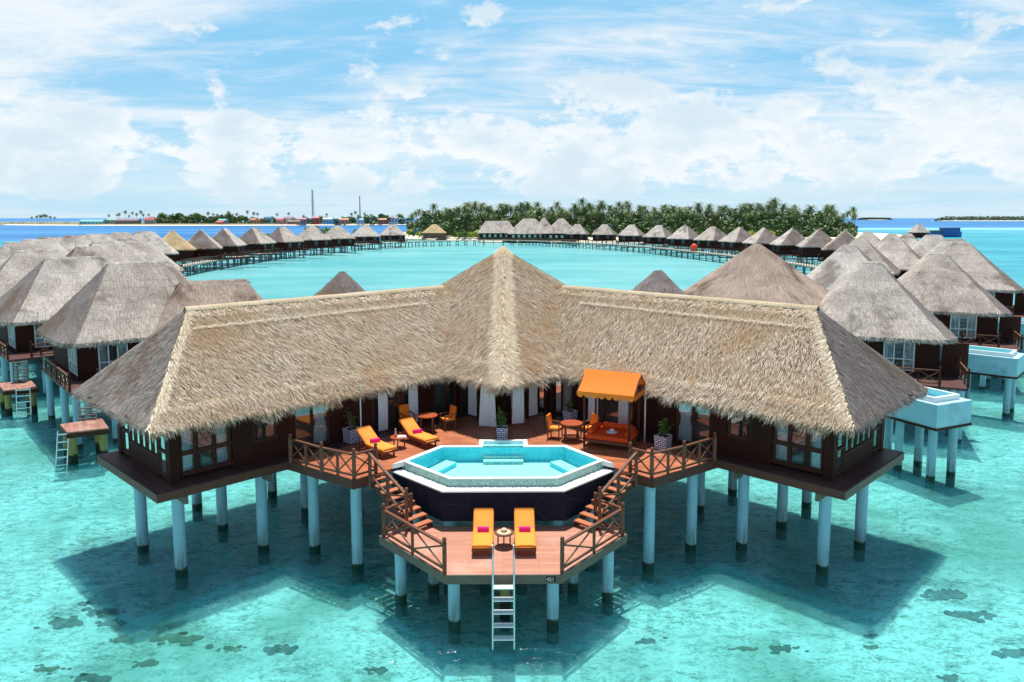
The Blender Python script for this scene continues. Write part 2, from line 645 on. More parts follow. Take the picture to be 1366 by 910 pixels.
def water_sheet(name, tint, body, bodyfac, wave, wscale=1.0, maxrefl=.5, sea=False, wob=.0):
    n = NT(name)
    p = n.pos()
    a = n.noise(n.mapping(p, (.55 * wscale, 1.0 * wscale, 1), (0, 0, R(12))), 1.0, 5, .6, .8)
    b = n.noise(n.mapping(p, (2.0 * wscale, 3.6 * wscale, 1), (0, 0, R(-8))), 1.0, 4, .6, .6)
    h = n.math('ADD', n.math('MULTIPLY', a, .7), n.math('MULTIPLY', b, .3))
    nm = n.bump(h, 1.0, wave)
    tr = n.n('ShaderNodeBsdfTransparent')
    df = n.n('ShaderNodeBsdfDiffuse')
    n.l(nm, df.inputs['Normal'])
    gl = n.n('ShaderNodeBsdfGlossy')
    gl.inputs['Roughness'].default_value = .08
    n.l(nm, gl.inputs['Normal'])
    fr = n.n('ShaderNodeFresnel')
    fr.inputs[0].default_value = 1.333
    n.l(nm, fr.inputs['Normal'])
    frc = n.math('MINIMUM', n.math('MULTIPLY', fr.outputs[0], .6), maxrefl)
    tr.inputs[0].default_value = tint
    df.inputs[0].default_value = body
    bf = bodyfac
    if sea:
        s = n.n('ShaderNodeSeparateXYZ')
        n.l(p, s.inputs[0])
        X, Y = s.outputs['X'], s.outputs['Y']
        w = n.math('MULTIPLY', n.math('SUBTRACT', n.noise(n.mapping(p, (.004, .008, 1)), 1.0, 5), .5), 1.0)
        # reef edge: about 400 m on the left, about 1000 m on the right
        edge = n.mapr(X, -140, 330, 400, 960)
        dd = n.math('ADD', n.math('DIVIDE', Y, edge), n.math('MULTIPLY', w, .25))
        deep = n.mapr(dd, .97, 1.06)
        left = n.math('MULTIPLY', n.mapr(X, -60, -160), n.mapr(n.math('ADD', Y, n.math('MULTIPLY', w, 200)), 330, 460))
        # shade of turquoise inside the lagoon
        big = n.noise(n.mapping(p, (.02, .05, 1)), 1.0, 5, .6)
        far = n.mapr(Y, 40, 130)
        out = n.mapr(n.math('ABSOLUTE', X), 60, 120)
        lag = n.mix(n.mapr(big, .35, .65), srgb(98, 184, 192), srgb(134, 205, 208))
        lag = n.mix(out, lag, n.mix(n.mapr(big, .35, .65), srgb(34, 154, 186), srgb(72, 184, 202)))
        near = n.mix(n.mapr(n.noise(p, .22, 5, .6), .3, .7), srgb(0, 96, 118), srgb(6, 130, 146))
        bodyc = n.mix(far, near, lag)
        bank = n.math('MULTIPLY', n.mapr(dd, .80, .93), n.mapr(dd, 1.0, .96))
        bank = n.math('MULTIPLY', bank, n.mapr(X, 100, 300))
        bodyc = n.mix(n.math('MULTIPLY', bank, .8), bodyc, srgb(176, 234, 228))
        dn = n.noise(n.mapping(p, (.003, .02, 1)), 1.0, 5, .6)
        deepc = n.mix(n.mapr(dn, .35, .65), srgb(42, 110, 168), srgb(68, 138, 194))
        bodyc = n.mix(deep, bodyc, deepc)
        n.l(bodyc, df.inputs[0])
        bf = n.math('ADD', n.mapr(Y, 34, 150, bodyfac, .7), deep, True)
    m0 = n.n('ShaderNodeMixShader')
    m0.inputs[0].default_value = wob
    rf = n.n('ShaderNodeBsdfRefraction')
    rf.inputs['Color'].default_value = tint
    rf.inputs['IOR'].default_value = 1.33
    rf.inputs['Roughness'].default_value = .02
    n.l(nm, rf.inputs['Normal'])
    n.l(tr.outputs[0], m0.inputs[1])
    n.l(rf.outputs[0], m0.inputs[2])
    m1 = n.n('ShaderNodeMixShader')
    n.setin(m1.inputs[0], bf)
    n.l(m0.outputs[0], m1.inputs[1])
    n.l(df.outputs[0], m1.inputs[2])
    m2 = n.n('ShaderNodeMixShader')
    n.l(frc, m2.inputs[0])
    n.l(m1.outputs[0], m2.inputs[1])
    n.l(gl.outputs[0], m2.inputs[2])
    n.l(m2.outputs[0], n.out.inputs[0])
    return n.mat


M['sea'] = water_sheet('lagoon_water', (.49, .92, .955, 1), (.1, .5, .5, 1), .12, .15, 1.0, .22, True, .30)
M['pool'] = water_sheet('pool_water', (.70, .99, 1.0, 1), (.2, .8, .85, 1), .02, .004, 1.4, .16)


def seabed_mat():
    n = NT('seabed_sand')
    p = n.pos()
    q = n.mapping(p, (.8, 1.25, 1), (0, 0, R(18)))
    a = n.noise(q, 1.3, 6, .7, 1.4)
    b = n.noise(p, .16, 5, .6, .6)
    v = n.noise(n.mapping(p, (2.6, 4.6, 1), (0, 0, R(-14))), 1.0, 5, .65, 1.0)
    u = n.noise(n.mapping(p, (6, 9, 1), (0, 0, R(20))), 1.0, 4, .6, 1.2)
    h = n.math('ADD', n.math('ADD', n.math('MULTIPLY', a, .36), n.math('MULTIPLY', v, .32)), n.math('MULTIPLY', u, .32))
    c = n.ramp(h, [(.39, srgb(84, 112, 102)), (.462, srgb(196, 200, 182)), (.515, srgb(254, 252, 242))])  # fine mottling of the sand stands in for caustic light, put into the colour
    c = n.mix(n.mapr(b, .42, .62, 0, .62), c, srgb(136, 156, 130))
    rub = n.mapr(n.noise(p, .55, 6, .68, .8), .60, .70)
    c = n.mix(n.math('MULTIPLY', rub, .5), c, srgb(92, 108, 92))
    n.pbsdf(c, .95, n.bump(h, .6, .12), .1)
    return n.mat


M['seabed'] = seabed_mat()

# ------------------------------------------------------------------ sky and sun
SUN_EL, SUN_AZ = R(72), R(0)      # sun stands beyond the villa, straight ahead (+Y), high
w = bpy.data.worlds.new('World')
scene.world = w
w.use_nodes = True


def sky_nodes():
    n = NT.__new__(NT)
    n.t = w.node_tree
    n.t.nodes.clear()
    out = n.n('ShaderNodeOutputWorld')
    bg = n.n('ShaderNodeBackground')
    bg.inputs['Strength'].default_value = .086
    sky = n.n('ShaderNodeTexSky')
    sky.sky_type = 'NISHITA'
    sky.sun_disc = False
    sky.sun_elevation = SUN_EL
    sky.sun_rotation = SUN_AZ
    sky.altitude = 0
    sky.air_density = 1.0
    sky.dust_density = .4
    sky.ozone_density = 1.6
    d = n.n('ShaderNodeTexCoord').outputs['Generated']
    s = n.n('ShaderNodeSeparateXYZ')
    n.l(d, s.inputs[0])
    z = n.math('MAXIMUM', s.outputs['Z'], 0.0)
    # high streaky layer, seen on a flat cloud deck
    k = n.math('ADD', z, .10)
    cx = n.n('ShaderNodeCombineXYZ')
    n.l(n.math('DIVIDE', s.outputs['X'], k), cx.inputs[0])
    n.l(n.math('DIVIDE', s.outputs['Y'], k), cx.inputs[1])
    v1 = n.mapping(cx.outputs[0], (.42, .60, 1), (0, 0, R(20)), (3.1, 1.9, 0))
    a1 = n.noise(v1, 1.0, 9, .58, 1.1)
    a2 = n.noise(n.mapping(cx.outputs[0], (1.5, 4.0, 1), (0, 0, R(12)), (1, 5, 2)), 1.0, 8, .66, 1.0)
    hi = n.math('ADD', n.math('MULTIPLY', a1, .74), n.math('MULTIPLY', a2, .36))
    hi = n.mapr(hi, .405, .66)
    hi = n.math('MULTIPLY', hi, n.mapr(z, .05, .16, .45, 1.0))
    # low cumulus bank above the horizon
    v2 = n.mapping(d, (8, 8, 15), (0, 0, 0), (.9, 2.6, .3))
    c1 = n.noise(v2, 1.0, 10, .62, .15)
    band = n.math('MULTIPLY', n.mapr(z, .008, .06), n.mapr(z, .20, .08))
    lo = n.mapr(n.math('ADD', c1, n.math('MULTIPLY', band, .165)), .555, .635)
    lo = n.math('MULTIPLY', lo, n.math('MULTIPLY', n.mapr(z, .01, .055, .2, 1), .9))
    shade = n.noise(n.mapping(d, (8, 8, 15), (0, 0, 0), (.9, 2.6, .18)), 1.0, 9, .64, .15)
    # clouds fade out above the view, unseen, to cut sky fill and deepen shadows
    clear = n.mapr(s.outputs['Z'], .28, .40, 1, .05)
    hi = n.math('MULTIPLY', hi, clear)
    lo = n.math('MULTIPLY', lo, clear)
    cl = n.mix(n.mapr(shade, .40, .66), (9.5, 9.8, 10.0, 1), (6.9, 8.2, 9.1, 1))
    tinted = n.mix(1.0, sky.outputs[0], (.95, 1.18, 1.16, 1), 'MULTIPLY')
    lowsky = n.mix(n.mapr(z, 0, .22), (5.2, 7.8, 9.5, 1), (2.7, 6.2, 9.2, 1))
    base = n.mix(n.mapr(z, .26, .40, .92, 0), tinted, lowsky)
    c = n.mix(hi, base, (8.5, 9.15, 9.7, 1))
    c = n.mix(lo, c, cl)
    n.l(c, bg.inputs['Color'])
    n.l(bg.outputs[0], out.inputs[0])


sky_nodes()
sun_d = bpy.data.lights.new('sun', 'SUN')
sun_d.energy = 5.0
sun_d.angle = R(.5)
sun_d.color = (1, .95, .87)
sun = bpy.data.objects.new('sun', sun_d)
col.objects.link(sun)
sun.location = (0, 60, 90)
sun.rotation_euler = (-(PI / 2 - SUN_EL), 0, 0)      # light travels down and towards the viewer (-Y)

# ------------------------------------------------------------------ sea, seabed, land
mb = MB()
S_ = 60000
mb.face([(-S_, -3000, WZ), (S_, -3000, WZ), (S_, S_, WZ), (-S_, S_, WZ)])
tag(mb.build('water', M['sea']), kind='structure')
mb = MB()
g = 60
for i in range(g):
    for j in range(g):
        def q(a, b):
            x, y = -420 + 840 * a / g, -30 + 760 * b / g
            return (x, y, WZ - .72 - .0007 * max(0, y - 40) + .06 * mnoise.noise(Vector((x * .09, y * .09, 0))))
        mb.face([q(i, j), q(i + 1, j), q(i + 1, j + 1), q(i, j + 1)], smooth=True)
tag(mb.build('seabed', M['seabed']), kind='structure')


def land(name, pts, h, slope=6.0, mat='sandm'):
    mb = MB()
    hi = inset(pts, slope)
    n = len(pts)
    mb.idx([(p[0], p[1], WZ - 1.2) for p in pts] + [(p[0], p[1], h) for p in hi],
           [(i, (i + 1) % n, n + (i + 1) % n, n + i) for i in range(n)] + [tuple(range(n, 2 * n))])
    return tag(mb.build(name, M[mat]), kind='structure')


def blob(cx_, cy_, rx, ry, n=40, seed=0, amp=.12):
    return [(cx_ + rx * math.cos(2 * PI * i / n) * (1 + amp * mnoise.noise(Vector((math.cos(2 * PI * i / n) * 1.5, math.sin(2 * PI * i / n) * 1.5, seed)))),
             cy_ + ry * math.sin(2 * PI * i / n) * (1 + amp * mnoise.noise(Vector((math.cos(2 * PI * i / n) * 1.5 + 5, math.sin(2 * PI * i / n) * 1.5, seed))))) for i in range(n)]


land('island_ground', blob(98, 540, 182, 165, 48, 1), 1.2, 5)
land('village_beach', blob(-560, 1640, 470, 390, 48, 2, .06), 1.0, 6)
land('village_ground', blob(-560, 1646, 462, 384, 48, 2, .06), 2.4, 6, 'spit')
land('sandspit_ground', blob(-1280, 1790, 700, 470, 48, 3, .05), 1.4, 6, 'spit')

# ------------------------------------------------------------------ thatch geometry


def nz3(p, s, seed=0.0):
    return mnoise.noise(Vector((p[0] * s + seed, p[1] * s - seed, p[2] * s + 3 * seed)))


def slope(mb, A, B, C, D, nu, nv, mi=0, amp=.06, sag=.10, lip=.26, uv0=0.0, seed=0.0, inx=None, soff=1):
    """A-B eave (left to right as seen from outside), D-C ridge; adds a gently uneven sheet, eave lip and soffit"""
    A, B, C, D = map(Vector, (A, B, C, D))
    nrm = (B - A).cross(D - A + C - B).normalized()
    if nrm.z < 0:
        nrm = -nrm
    L = (B - A).length
    Hh = ((D + C) / 2 - (A + B) / 2).length
    vs, fs, us = [], [], []
    for j in range(nv + 1):
        t = j / nv
        for i in range(nu + 1):
            s = i / nu
            p = (A.lerp(B, s)).lerp(D.lerp(C, s), t)
            e = min(s, 1 - s, .12) / .12
            off = amp * nz3(p, .7, seed) + amp * .6 * nz3(p, 1.9, seed) - sag * 4 * t * (1 - t) * .5
            if j < nv:
                p = p + nrm * off * (0.35 + .65 * e)
            if j == 0:
                p = p + Vector((0, 0, -.03 - .03 * nz3(p, 2.5, seed)))
            vs.append(p)
    W = nu + 1
    for j in range(nv):
        for i in range(nu):
            fs.append((j * W + i, j * W + i + 1, (j + 1) * W + i + 1, (j + 1) * W + i))
            us.append([(uv0 + L * i / nu, Hh * j / nv), (uv0 + L * (i + 1) / nu, Hh * j / nv), (uv0 + L * (i + 1) / nu, Hh * (j + 1) / nv), (uv0 + L * i / nu, Hh * (j + 1) / nv)])
    mb.idx(vs, fs, mi, us, True)
    # lip and soffit
    eave = vs[:W]
    inw = Vector((-nrm.x, -nrm.y, 0)).normalized() if inx is None else Vector(inx)
    low = [p + Vector((0, 0, -lip)) + inw * .12 for p in eave]
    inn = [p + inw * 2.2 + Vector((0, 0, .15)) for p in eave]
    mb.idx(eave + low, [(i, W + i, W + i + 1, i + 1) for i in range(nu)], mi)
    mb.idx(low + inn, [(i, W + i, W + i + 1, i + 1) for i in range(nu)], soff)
    return nrm


def scatter(mb, A, B, C, D, n, mi, ln=(.3, .55), wd=(.016, .03), lift=(.03, .10), jit=.35, smin=0, smax=1, tmin=0.0, tmax=1.0, sink=.03, skew=0.0):
    A, B, C, D = [np.array(p, float) for p in (A, B, C, D)]
    wa, wc = np.linalg.norm(B - A), np.linalg.norm(C - D)
    s = rng.uniform(smin, smax, n)
    t = rng.uniform(tmin, tmax, n * 3)
    keep = rng.uniform(0, max(wa, wc), n * 3) < wa * (1 - t) + wc * t
    t = t[keep]
    t = np.resize(t, n) if len(t) < n else t[:n]
    P = (A + (B - A) * s[:, None]) * (1 - t[:, None]) + (D + (C - D) * s[:, None]) * t[:, None]
    ex = (B - A) / wa
    dn = (A + B) / 2 - (C + D) / 2
    dn = dn - ex * np.dot(dn, ex)
    dn /= np.linalg.norm(dn)
    nr = np.cross(ex, dn)
    nr = nr if nr[2] > 0 else -nr
    a = rng.normal(skew, jit, n)
    d = dn * np.cos(a)[:, None] + ex * np.sin(a)[:, None]
    sd = ex * np.cos(a)[:, None] - dn * np.sin(a)[:, None]
    L = rng.uniform(*ln, n)[:, None]
    Wd = rng.uniform(*wd, n)[:, None]
    lf = rng.uniform(*lift, n)[:, None]
    base = P - nr * sink
    tip = base + d * L + nr * (lf + sink)
    mb.strands(np.stack([base - sd * Wd, base + sd * Wd, tip], 1), None, mi)


def fringe(mb, pts, outs, n, mi, ln=(.28, .6), wd=(.012, .026), drop=.75, back=.25):
    """hanging straw along an eave polyline; outs = outward slope direction per point"""
    P = np.array([list(p) for p in pts], float)
    O = np.array([list(o) for o in outs], float)
    seg = np.linalg.norm(P[1:] - P[:-1], axis=1)
    cum = np.concatenate([[0], np.cumsum(seg)])
    u = rng.uniform(0, cum[-1], n)
    i = np.clip(np.searchsorted(cum, u) - 1, 0, len(seg) - 1)
    f = ((u - cum[i]) / seg[i])[:, None]
    B = P[i] * (1 - f) + P[i + 1] * f
    o = O[i] * (1 - f) + O[i + 1] * f
    ex = (P[i + 1] - P[i]) / seg[i][:, None]
    a = rng.normal(0, .28, n)[:, None]
    dr = np.clip(rng.normal(drop, .22, n), .2, 1.3)[:, None]
    d = o + ex * a
    d[:, 2:3] -= dr
    d /= np.linalg.norm(d, axis=1)[:, None]
    bk = rng.uniform(0, back, n)[:, None]
    z = rng.uniform(-.2, .03, n)[:, None]
    base = B - o * bk + np.array([0, 0, 1.0]) * (z + bk * .6)
    clump = 0.75 + .5 * np.array([mnoise.noise(Vector((b[0] * 1.7, b[1] * 1.7, 0))) for b in base])[:, None]
    L = rng.uniform(*ln, n)[:, None] * clump
    Wd = rng.uniform(*wd, n)[:, None]
    mb.strands(np.stack([base - ex * Wd, base + ex * Wd, base + d * L], 1), None, mi)


# ------------------------------------------------------------------ the big villa
RT = math.sqrt(.5)
KW = (12 - WZ) / 12
CX0, CY0 = -11.6, 24.45
ZF = 2.8


def P(s, t, z, sx=1):
    """point of a wing: s along its front, t towards its back; sx = 1 left wing, -1 right wing"""
    return Vector((sx * (CX0 + (s - t) * RT), CY0 + (s + t) * RT, z))


villa = thing('overwater_villa', 'large V-shaped water villa with fresh straw roofs and pointed centre on pale stilts', 'villa', (0, 36, 0))
TH = [M['straw'], M['soffit'], M['straw_s'], M['ridge'], M['ridge_s']]
ZE, ZR = 5.05, 8.5
for sx in (1, -1):
    A, B, C, D = P(-.2, 0, ZE, sx), P(17.2, 0, ZE, sx), P(17.2, 4, ZR, sx), P(2.9, 4, ZR, sx)
    mb = MB()
    slope(mb, A, B, C, D, 60, 16, 0, .07, .12, seed=sx)
    # back slope
    slope(mb, P(17.2, 8, ZE, sx), P(-.2, 8, ZE, sx), D, C, 30, 6, 0, .05, .1, seed=sx + 4)
    scatter(mb, A, B, C, D, 42000, 2, (.24, .46), (.005, .013), (.03, .08), .24, .004, .97, .02, .97, skew=.25 * sx)
    scatter(mb, P(17.2, 8, ZE, sx), P(-.2, 8, ZE, sx), D, C, 4000, 2, (.28, .55), (.013, .026), (.03, .11), .35)
    # a denser, shaggier band near the eave
    scatter(mb, A, B, C, D, 12000, 2, (.3, .55), (.008, .017), (.05, .17), .3, .0, .97, .0, .16)
    o = Vector((RT * sx, -RT, 0)) * .75
    pts = [A.lerp(B, k / 40) for k in range(41)]
    fringe(mb, pts, [o] * 41, 6400, 2, (.3, .72), (.014, .03))
    o2 = Vector((-RT * sx, RT, 0)) * .75
    fringe(mb, [P(-.2, 8, ZE, sx), P(17, 8, ZE, sx)], [o2] * 2, 1500, 2)
    roof = mb.build('wing_roof', TH, villa)
    # hip end of older thatch
    mb = MB()
    A2, B2, T2 = P(-.22, 8.0, ZE, sx), P(-.22, 0, ZE, sx), P(2.9, 4, ZR + .01, sx)
    slope(mb, A2, B2, T2, T2, 30, 12, 0, .05, .1, .24, seed=sx + 9, inx=Vector((RT * sx, RT, 0)))
    scatter(mb, A2, B2, T2, T2, 6500, 2, (.22, .45), (.01, .022), (.01, .05), .3, 0, 1, .02, .97)
    o3 = Vector((-RT * sx, -RT, 0)) * .75
    fringe(mb, [A2, B2], [o3] * 2, 1500, 2, (.18, .36), drop=1.0)
    hipm = ['hipl', 'hipl_s'] if sx == 1 else ['hip', 'hip_s']
    mb.build('hip_end', [M[hipm[0]], M['soffit'], M[hipm[1]]], villa, label='older grey thatch closing the end of the straw wing')
    # pale capping along ridge and hip
    mb = MB()
    for a, b in ((P(2.8, 4, ZR + .03, sx), P(16.0, 4, ZR + .03, sx)),):
        nseg = 26
        for k in range(nseg):
            p, q = a.lerp(b, k / nseg), a.lerp(b, (k + 1) / nseg)
            wob = [.02 * nz3(x, 1.3, 2) for x in (p, q)]
            side = Vector((RT * sx, -RT, 0))
            prof = [(-.24, -.21), (-.11, -.07), (0, .0), (.08, -.05), (.14, -.12), (.16, -.17)]
            for (o0, z0), (o1, z1) in zip(prof[:-1], prof[1:]):
                mb.face([p + side * o0 + Vector((0, 0, z0 + wob[0] + .03)), q + side * o0 + Vector((0, 0, z0 + wob[1] + .03)),
                         q + side * o1 + Vector((0, 0, z1 + wob[1] + .03)), p + side * o1 + Vector((0, 0, z1 + wob[0] + .03))], 0,
                        [(0, 0), (.5, 0), (.5, .3), (0, .3)], True)
    scatter(mb, P(2.8, 3.6, ZR - .30, sx), P(16, 3.6, ZR - .30, sx), P(16, 4, ZR + .03, sx), P(2.8, 4, ZR + .03, sx), 1500, 1, (.15, .3), (.008, .016), (.01, .05), .5)
    scatter(mb, P(2.7, 3.15, ZR - .70, sx), P(14.2, 3.2, ZR - .65, sx), P(14.2, 3.26, ZR - .60, sx), P(2.8, 3.21, ZR - .65, sx), 1500, 1, (.12, .25), (.008, .018), (.03, .06), 1.2)
    mb.build('ridge_cap', [M['ridge'], M['ridge_s']], villa)
    mb = MB()
    hp0, hp1 = P(2.85, 3.95, ZR, sx), P(-.1, .05, ZE + .1, sx)
    A_, B_ = P(-.25, -.05, ZE + .02, sx), P(.12, -.02, ZE + .05, sx)
    scatter(mb, A_, B_, P(3.15, 3.95, ZR - .02, sx), P(2.9, 3.98, ZR + .02, sx), 1100, 0, (.2, .4), (.008, .018), (.02, .05), .3, skew=-.25 * sx)
    mb.build('hip_seam', [M['ridge_s']], villa, label='pale straw strip over the hip edge')

# centre pavilion roof: a tall pyramid whose hip faces the pool
ZA, ZPE = 10.42, 5.15
apex = Vector((0, 39.8, ZA))
FV0, LV0, BV0, RV0 = Vector((0, 30.55, ZPE)), Vector((-9.1, 39.7, ZPE)), Vector((0, 49, ZPE)), Vector((9.1, 39.7, ZPE))
mb = MB()
for (a, b, sd) in ((LV0, FV0, 1), (FV0, RV0, 2), (RV0, BV0, 3), (BV0, LV0, 4)):
    slope(mb, a, b, apex, apex, 40, 16, 0, .07, .12, seed=sd)
    front = sd < 3
    scatter(mb, a, b, apex, apex, 34000 if front else 3000, 2, (.24, .46), (.005, .013), (.03, .08), .24, 0, 1, .02, .985, skew=(.2 if sd == 1 else -.2))
    if front:
        scatter(mb, a, b, apex, apex, 6500, 2, (.3, .55), (.008, .017), (.05, .17), .3, 0, 1, .0, .14)
        oo = Vector((-RT if sd == 1 else RT, -RT, 0)) * .75
        fringe(mb, [a.lerp(b, k / 30) for k in range(31)], [oo] * 31, 4800, 2, (.3, .72), (.014, .03))
# rounded front corner
fringe(mb, [FV0 + Vector((-.5, .5, 0)), FV0 + Vector((0, .12, 0)), FV0 + Vector((.5, .5, 0))], [Vector((-.3, -.75, 0)), Vector((0, -.8, 0)), Vector((.3, -.75, 0))], 900, 2)
mb.build('pavilion_roof', TH, villa)
mb = MB()
for sgn in (-1, 1):  # pale strands along the front hip: bright sunlight put into the colour
    for wd_, nn in ((.25, 2000), (.55, 1200)):
        a = FV0 + Vector((0, -.03, .06))
        b = FV0 + Vector((sgn * wd_, wd_, .05))
        scatter(mb, a if sgn > 0 else b, b if sgn > 0 else a, apex + Vector((0, 0, .05)) + (Vector((sgn * .22, 0, -.1)) if sgn > 0 else Vector((0, 0, 0))), apex + Vector((0, 0, .05)) + (Vector((0, 0, 0)) if sgn > 0 else Vector((-.22, 0, -.1))),
                nn, 0, (.3, .55), (.014, .026), (.04, .1), .5)
cap = []
mb.lathe([(.62, -.46), (.4, -.2), (.2, .0), (.02, .1)], apex, 14, 1)
mb.build('ridge_cap', [M['ridge_s'], M['ridge']], villa, label='pale straw peak cap and front hip strip with bright light painted in')

# wing floors, fascia, walls
for sx in (1, -1):
    mb = MB()
    poly = [P(0, 0, 0, sx).xy, P(16.39, 0, 0, sx).xy, P(22.39, 6, 0, sx).xy, P(0, 6, 0, sx).xy]
    poly = [tuple(p) for p in poly]
    mb.prism(poly, ZF - .13, ZF)
    mb.build('floor_platform', [M['floor']], villa)
    mb = MB()
    mb.bar(P(-.02, -.035, ZF - .17, sx), P(16.3, -.035, ZF - .17, sx), .05, .3)
    mb.build('fascia_board', [M['fascia']], villa)
    mb = MB()
    mb.bar(P(-.035, -.06, ZF - .17, sx), P(-.035, 6.0, ZF - .17, sx), .05, .3)
    mb.build('fascia_board', [M['fascia'] if sx == 1 else M['oldwood']], villa, label='peeling weathered fascia board' if sx == -1 else None)
    for t in (.55, 3.0, 5.4):
        mb = MB()
        mb.bar(P(.05, t, ZF - .29, sx), P(16, t, ZF - .29, sx), .12, .26)
        mb.build('floor_beam', [M['dwood']], villa)
    for s in (.9, 4.0, 7.4):
        mb = MB()
        mb.bar(P(s, -.1, ZF - .46, sx), P(s, 5.9, ZF - .46, sx), .12, .26)
        mb.build('floor_beam', [M['oldwood']], villa)
    # stilts
    for (x, y) in ((-11.09, 24.76), (-13.3, 26.66), (-11.07, 28.55), (-8.86, 26.62), (-6.95, 26.56), (-10.2, 32.1), (-8.22, 30.2), (-5.08, 25.05), (-12.9, 30.6), (-6.0, 30.0), (-4.0, 31.5), (-2.2, 34.0)):
        mb = MB()
        x, y = x * KW, y * KW
        mb.tube([(x * sx, y, WZ - 1.1), (x * sx, y, .9), (x * sx, y, ZF - .2)], [.21, .21, .205], 16)
        mb.build('stilt', [M['stilt']], villa)

    # outer walls: a frame of dark posts and boards with glazed openings
    w0, w1 = ZF, 5.45
    T0 = .8
    mb = MB()

    def seg(s0, s1, z0, z1, th=.12, off=0.0):
        mb.bar(P((s0), T0 + off, (z0 + z1) / 2, sx), P(s1, T0 + off, (z0 + z1) / 2, sx), th, z1 - z0)

    # solid parts along the front
    seg(.68, 1.02, w0, w1, .30)
    for s0, s1 in ((2.98, 3.80), (4.80, 5.50), (7.15, 9.2), (11.6, 12.6)):
        seg(s0, s1, w0, w1)
    seg(1.02, 2.98, 4.95, w1)
    seg(3.80, 4.80, w0, 3.55)
    seg(3.80, 4.80, 4.95, w1)
    seg(5.5, 7.15, 5.0, w1)
    seg(9.2, 11.6, 5.05, w1)
    # end wall
    def eseg(t0, t1, z0, z1, th=.12):
        mb.bar(P(.75, t0, (z0 + z1) / 2, sx), P(.75, t1, (z0 + z1) / 2, sx), th, z1 - z0)
    eseg(5.45, 5.75, w0, w1, .2)
    eseg(1.0, 5.5, 5.15, w1)
    eseg(1.75, 4.6, w0, 3.45)
    # back wall
    mb.bar(P(.75, 5.75, (w0 + w1) / 2, sx), P(21.5, 5.75, (w0 + w1) / 2, sx), .12, w1 - w0)
    mb.build('wall', [M['dwall']], villa)
    # ceiling under the roof
    mb = MB()
    mb.prism([tuple(P(.8, .9, 0, sx).xy), tuple(P(15.2, .9, 0, sx).xy), tuple(P(20, 5.6, 0, sx).xy), tuple(P(.8, 5.6, 0, sx).xy)], 5.47, 5.52)
    mb.build('ceiling', [M['dark']], villa)

    def window(s0, s1, z0, z1, cols, rows, end=False, fr=.09, name='window', mat='dwood'):
        mbf, mbp = MB(), MB()
        Q = (lambda a, o, z: P(.75 - o, a, z, sx)) if end else (lambda a, o, z: P(a, T0 - o, z, sx))
        for k in range(cols + 1):
            a = s0 + (s1 - s0) * k / cols
            a = min(max(a, s0 + fr / 2), s1 - fr / 2)
            mbf.bar(Q(a, .01, z0), Q(a, .01, z1), .10, fr)
        zs = [z0, z1] if rows == 1 else [z0, z0 + (z1 - z0) * .40, z1]
        for z in zs:
            zz = min(max(z, z0 + fr / 2), z1 - fr / 2)
            mbf.bar(Q(s0, .015, zz), Q(s1, .015, zz), .09, fr)
        f = mbf.build(name, [M[mat]], villa)
        mbp.face([Q(s0, 0, z0), Q(s1, 0, z0), Q(s1, 0, z1), Q(s0, 0, z1)])
        mbp.build('pane', [M['glass']], f)
        return f
    window(1.02, 2.98, w0 + .12, 4.95, 3, 2, fr=.15)
    window(3.80, 4.80, 3.55, 4.95, 1, 1, fr=.1)
    window(5.5, 7.15, w0 + .02, 5.0, 2, 1, fr=.1)
    window(9.2, 11.6, w0 + .02, 5.05, 3, 1, fr=.1, name='sliding_door')
    window(12.6, 14.0, w0 + .02, 5.05, 2, 1, fr=.1, name='sliding_door')
    window(.98, 1.75, w0 + .1, 5.15, 1, 2, True, fr=.08)
    window(1.75, 4.6, 3.45, 5.15, 5, 1, True, fr=.07)
    window(4.6, 5.47, w0 + .1, 5.15, 1, 2, True, fr=.08)
    # thin white drainpipe and the ceiling lamp post on the deck corner
    mb = MB()
    mb.tube([P(8.05, -.1, ZF, sx), P(8.05, -.1, 5.2, sx)], .03, 8)
    mb.build('drainpipe', [M['whitef']], villa)

# bay under the pavilion
mb = MB()
for sx in (1, -1):
    a, b = Vector((-2.25 * sx, 34.95, 0)), Vector((0, 32.75, 0))
    d = b - a
    for k0, k1, z0, z1 in ((.0, .12, ZF, 5.4), (.86, .995, ZF, 5.4), (.12, .86, 5.05, 5.4), (.47, .52, ZF, 5.05)):
        p, q = a + d * k0, a + d * k1
        mb.bar((p.x, p.y, (z0 + z1) / 2), (q.x, q.y, (z0 + z1) / 2), .1, z1 - z0)
mb.build('bay_wall', [M['dwall']], villa)
for sx in (1, -1):
    a, b = Vector((-2.25 * sx, 34.97, 0)), Vector((0, 32.77, 0))
    d = b - a
    p, q = a + d * .12, a + d * .86
    mb = MB()
    for k in (.12, .49, .86):
        r_ = a + d * k
        mb.bar((r_.x, r_.y - .03, ZF), (r_.x, r_.y - .03, 5.05), .07, .07)
    f = mb.build('sliding_door', [M['dwood']], villa)
    mb = MB()
    mb.face([(p.x, p.y, ZF), (q.x, q.y, ZF), (q.x, q.y, 5.05), (p.x, p.y, 5.05)])
    mb.build('pane', [M['glass']], f)

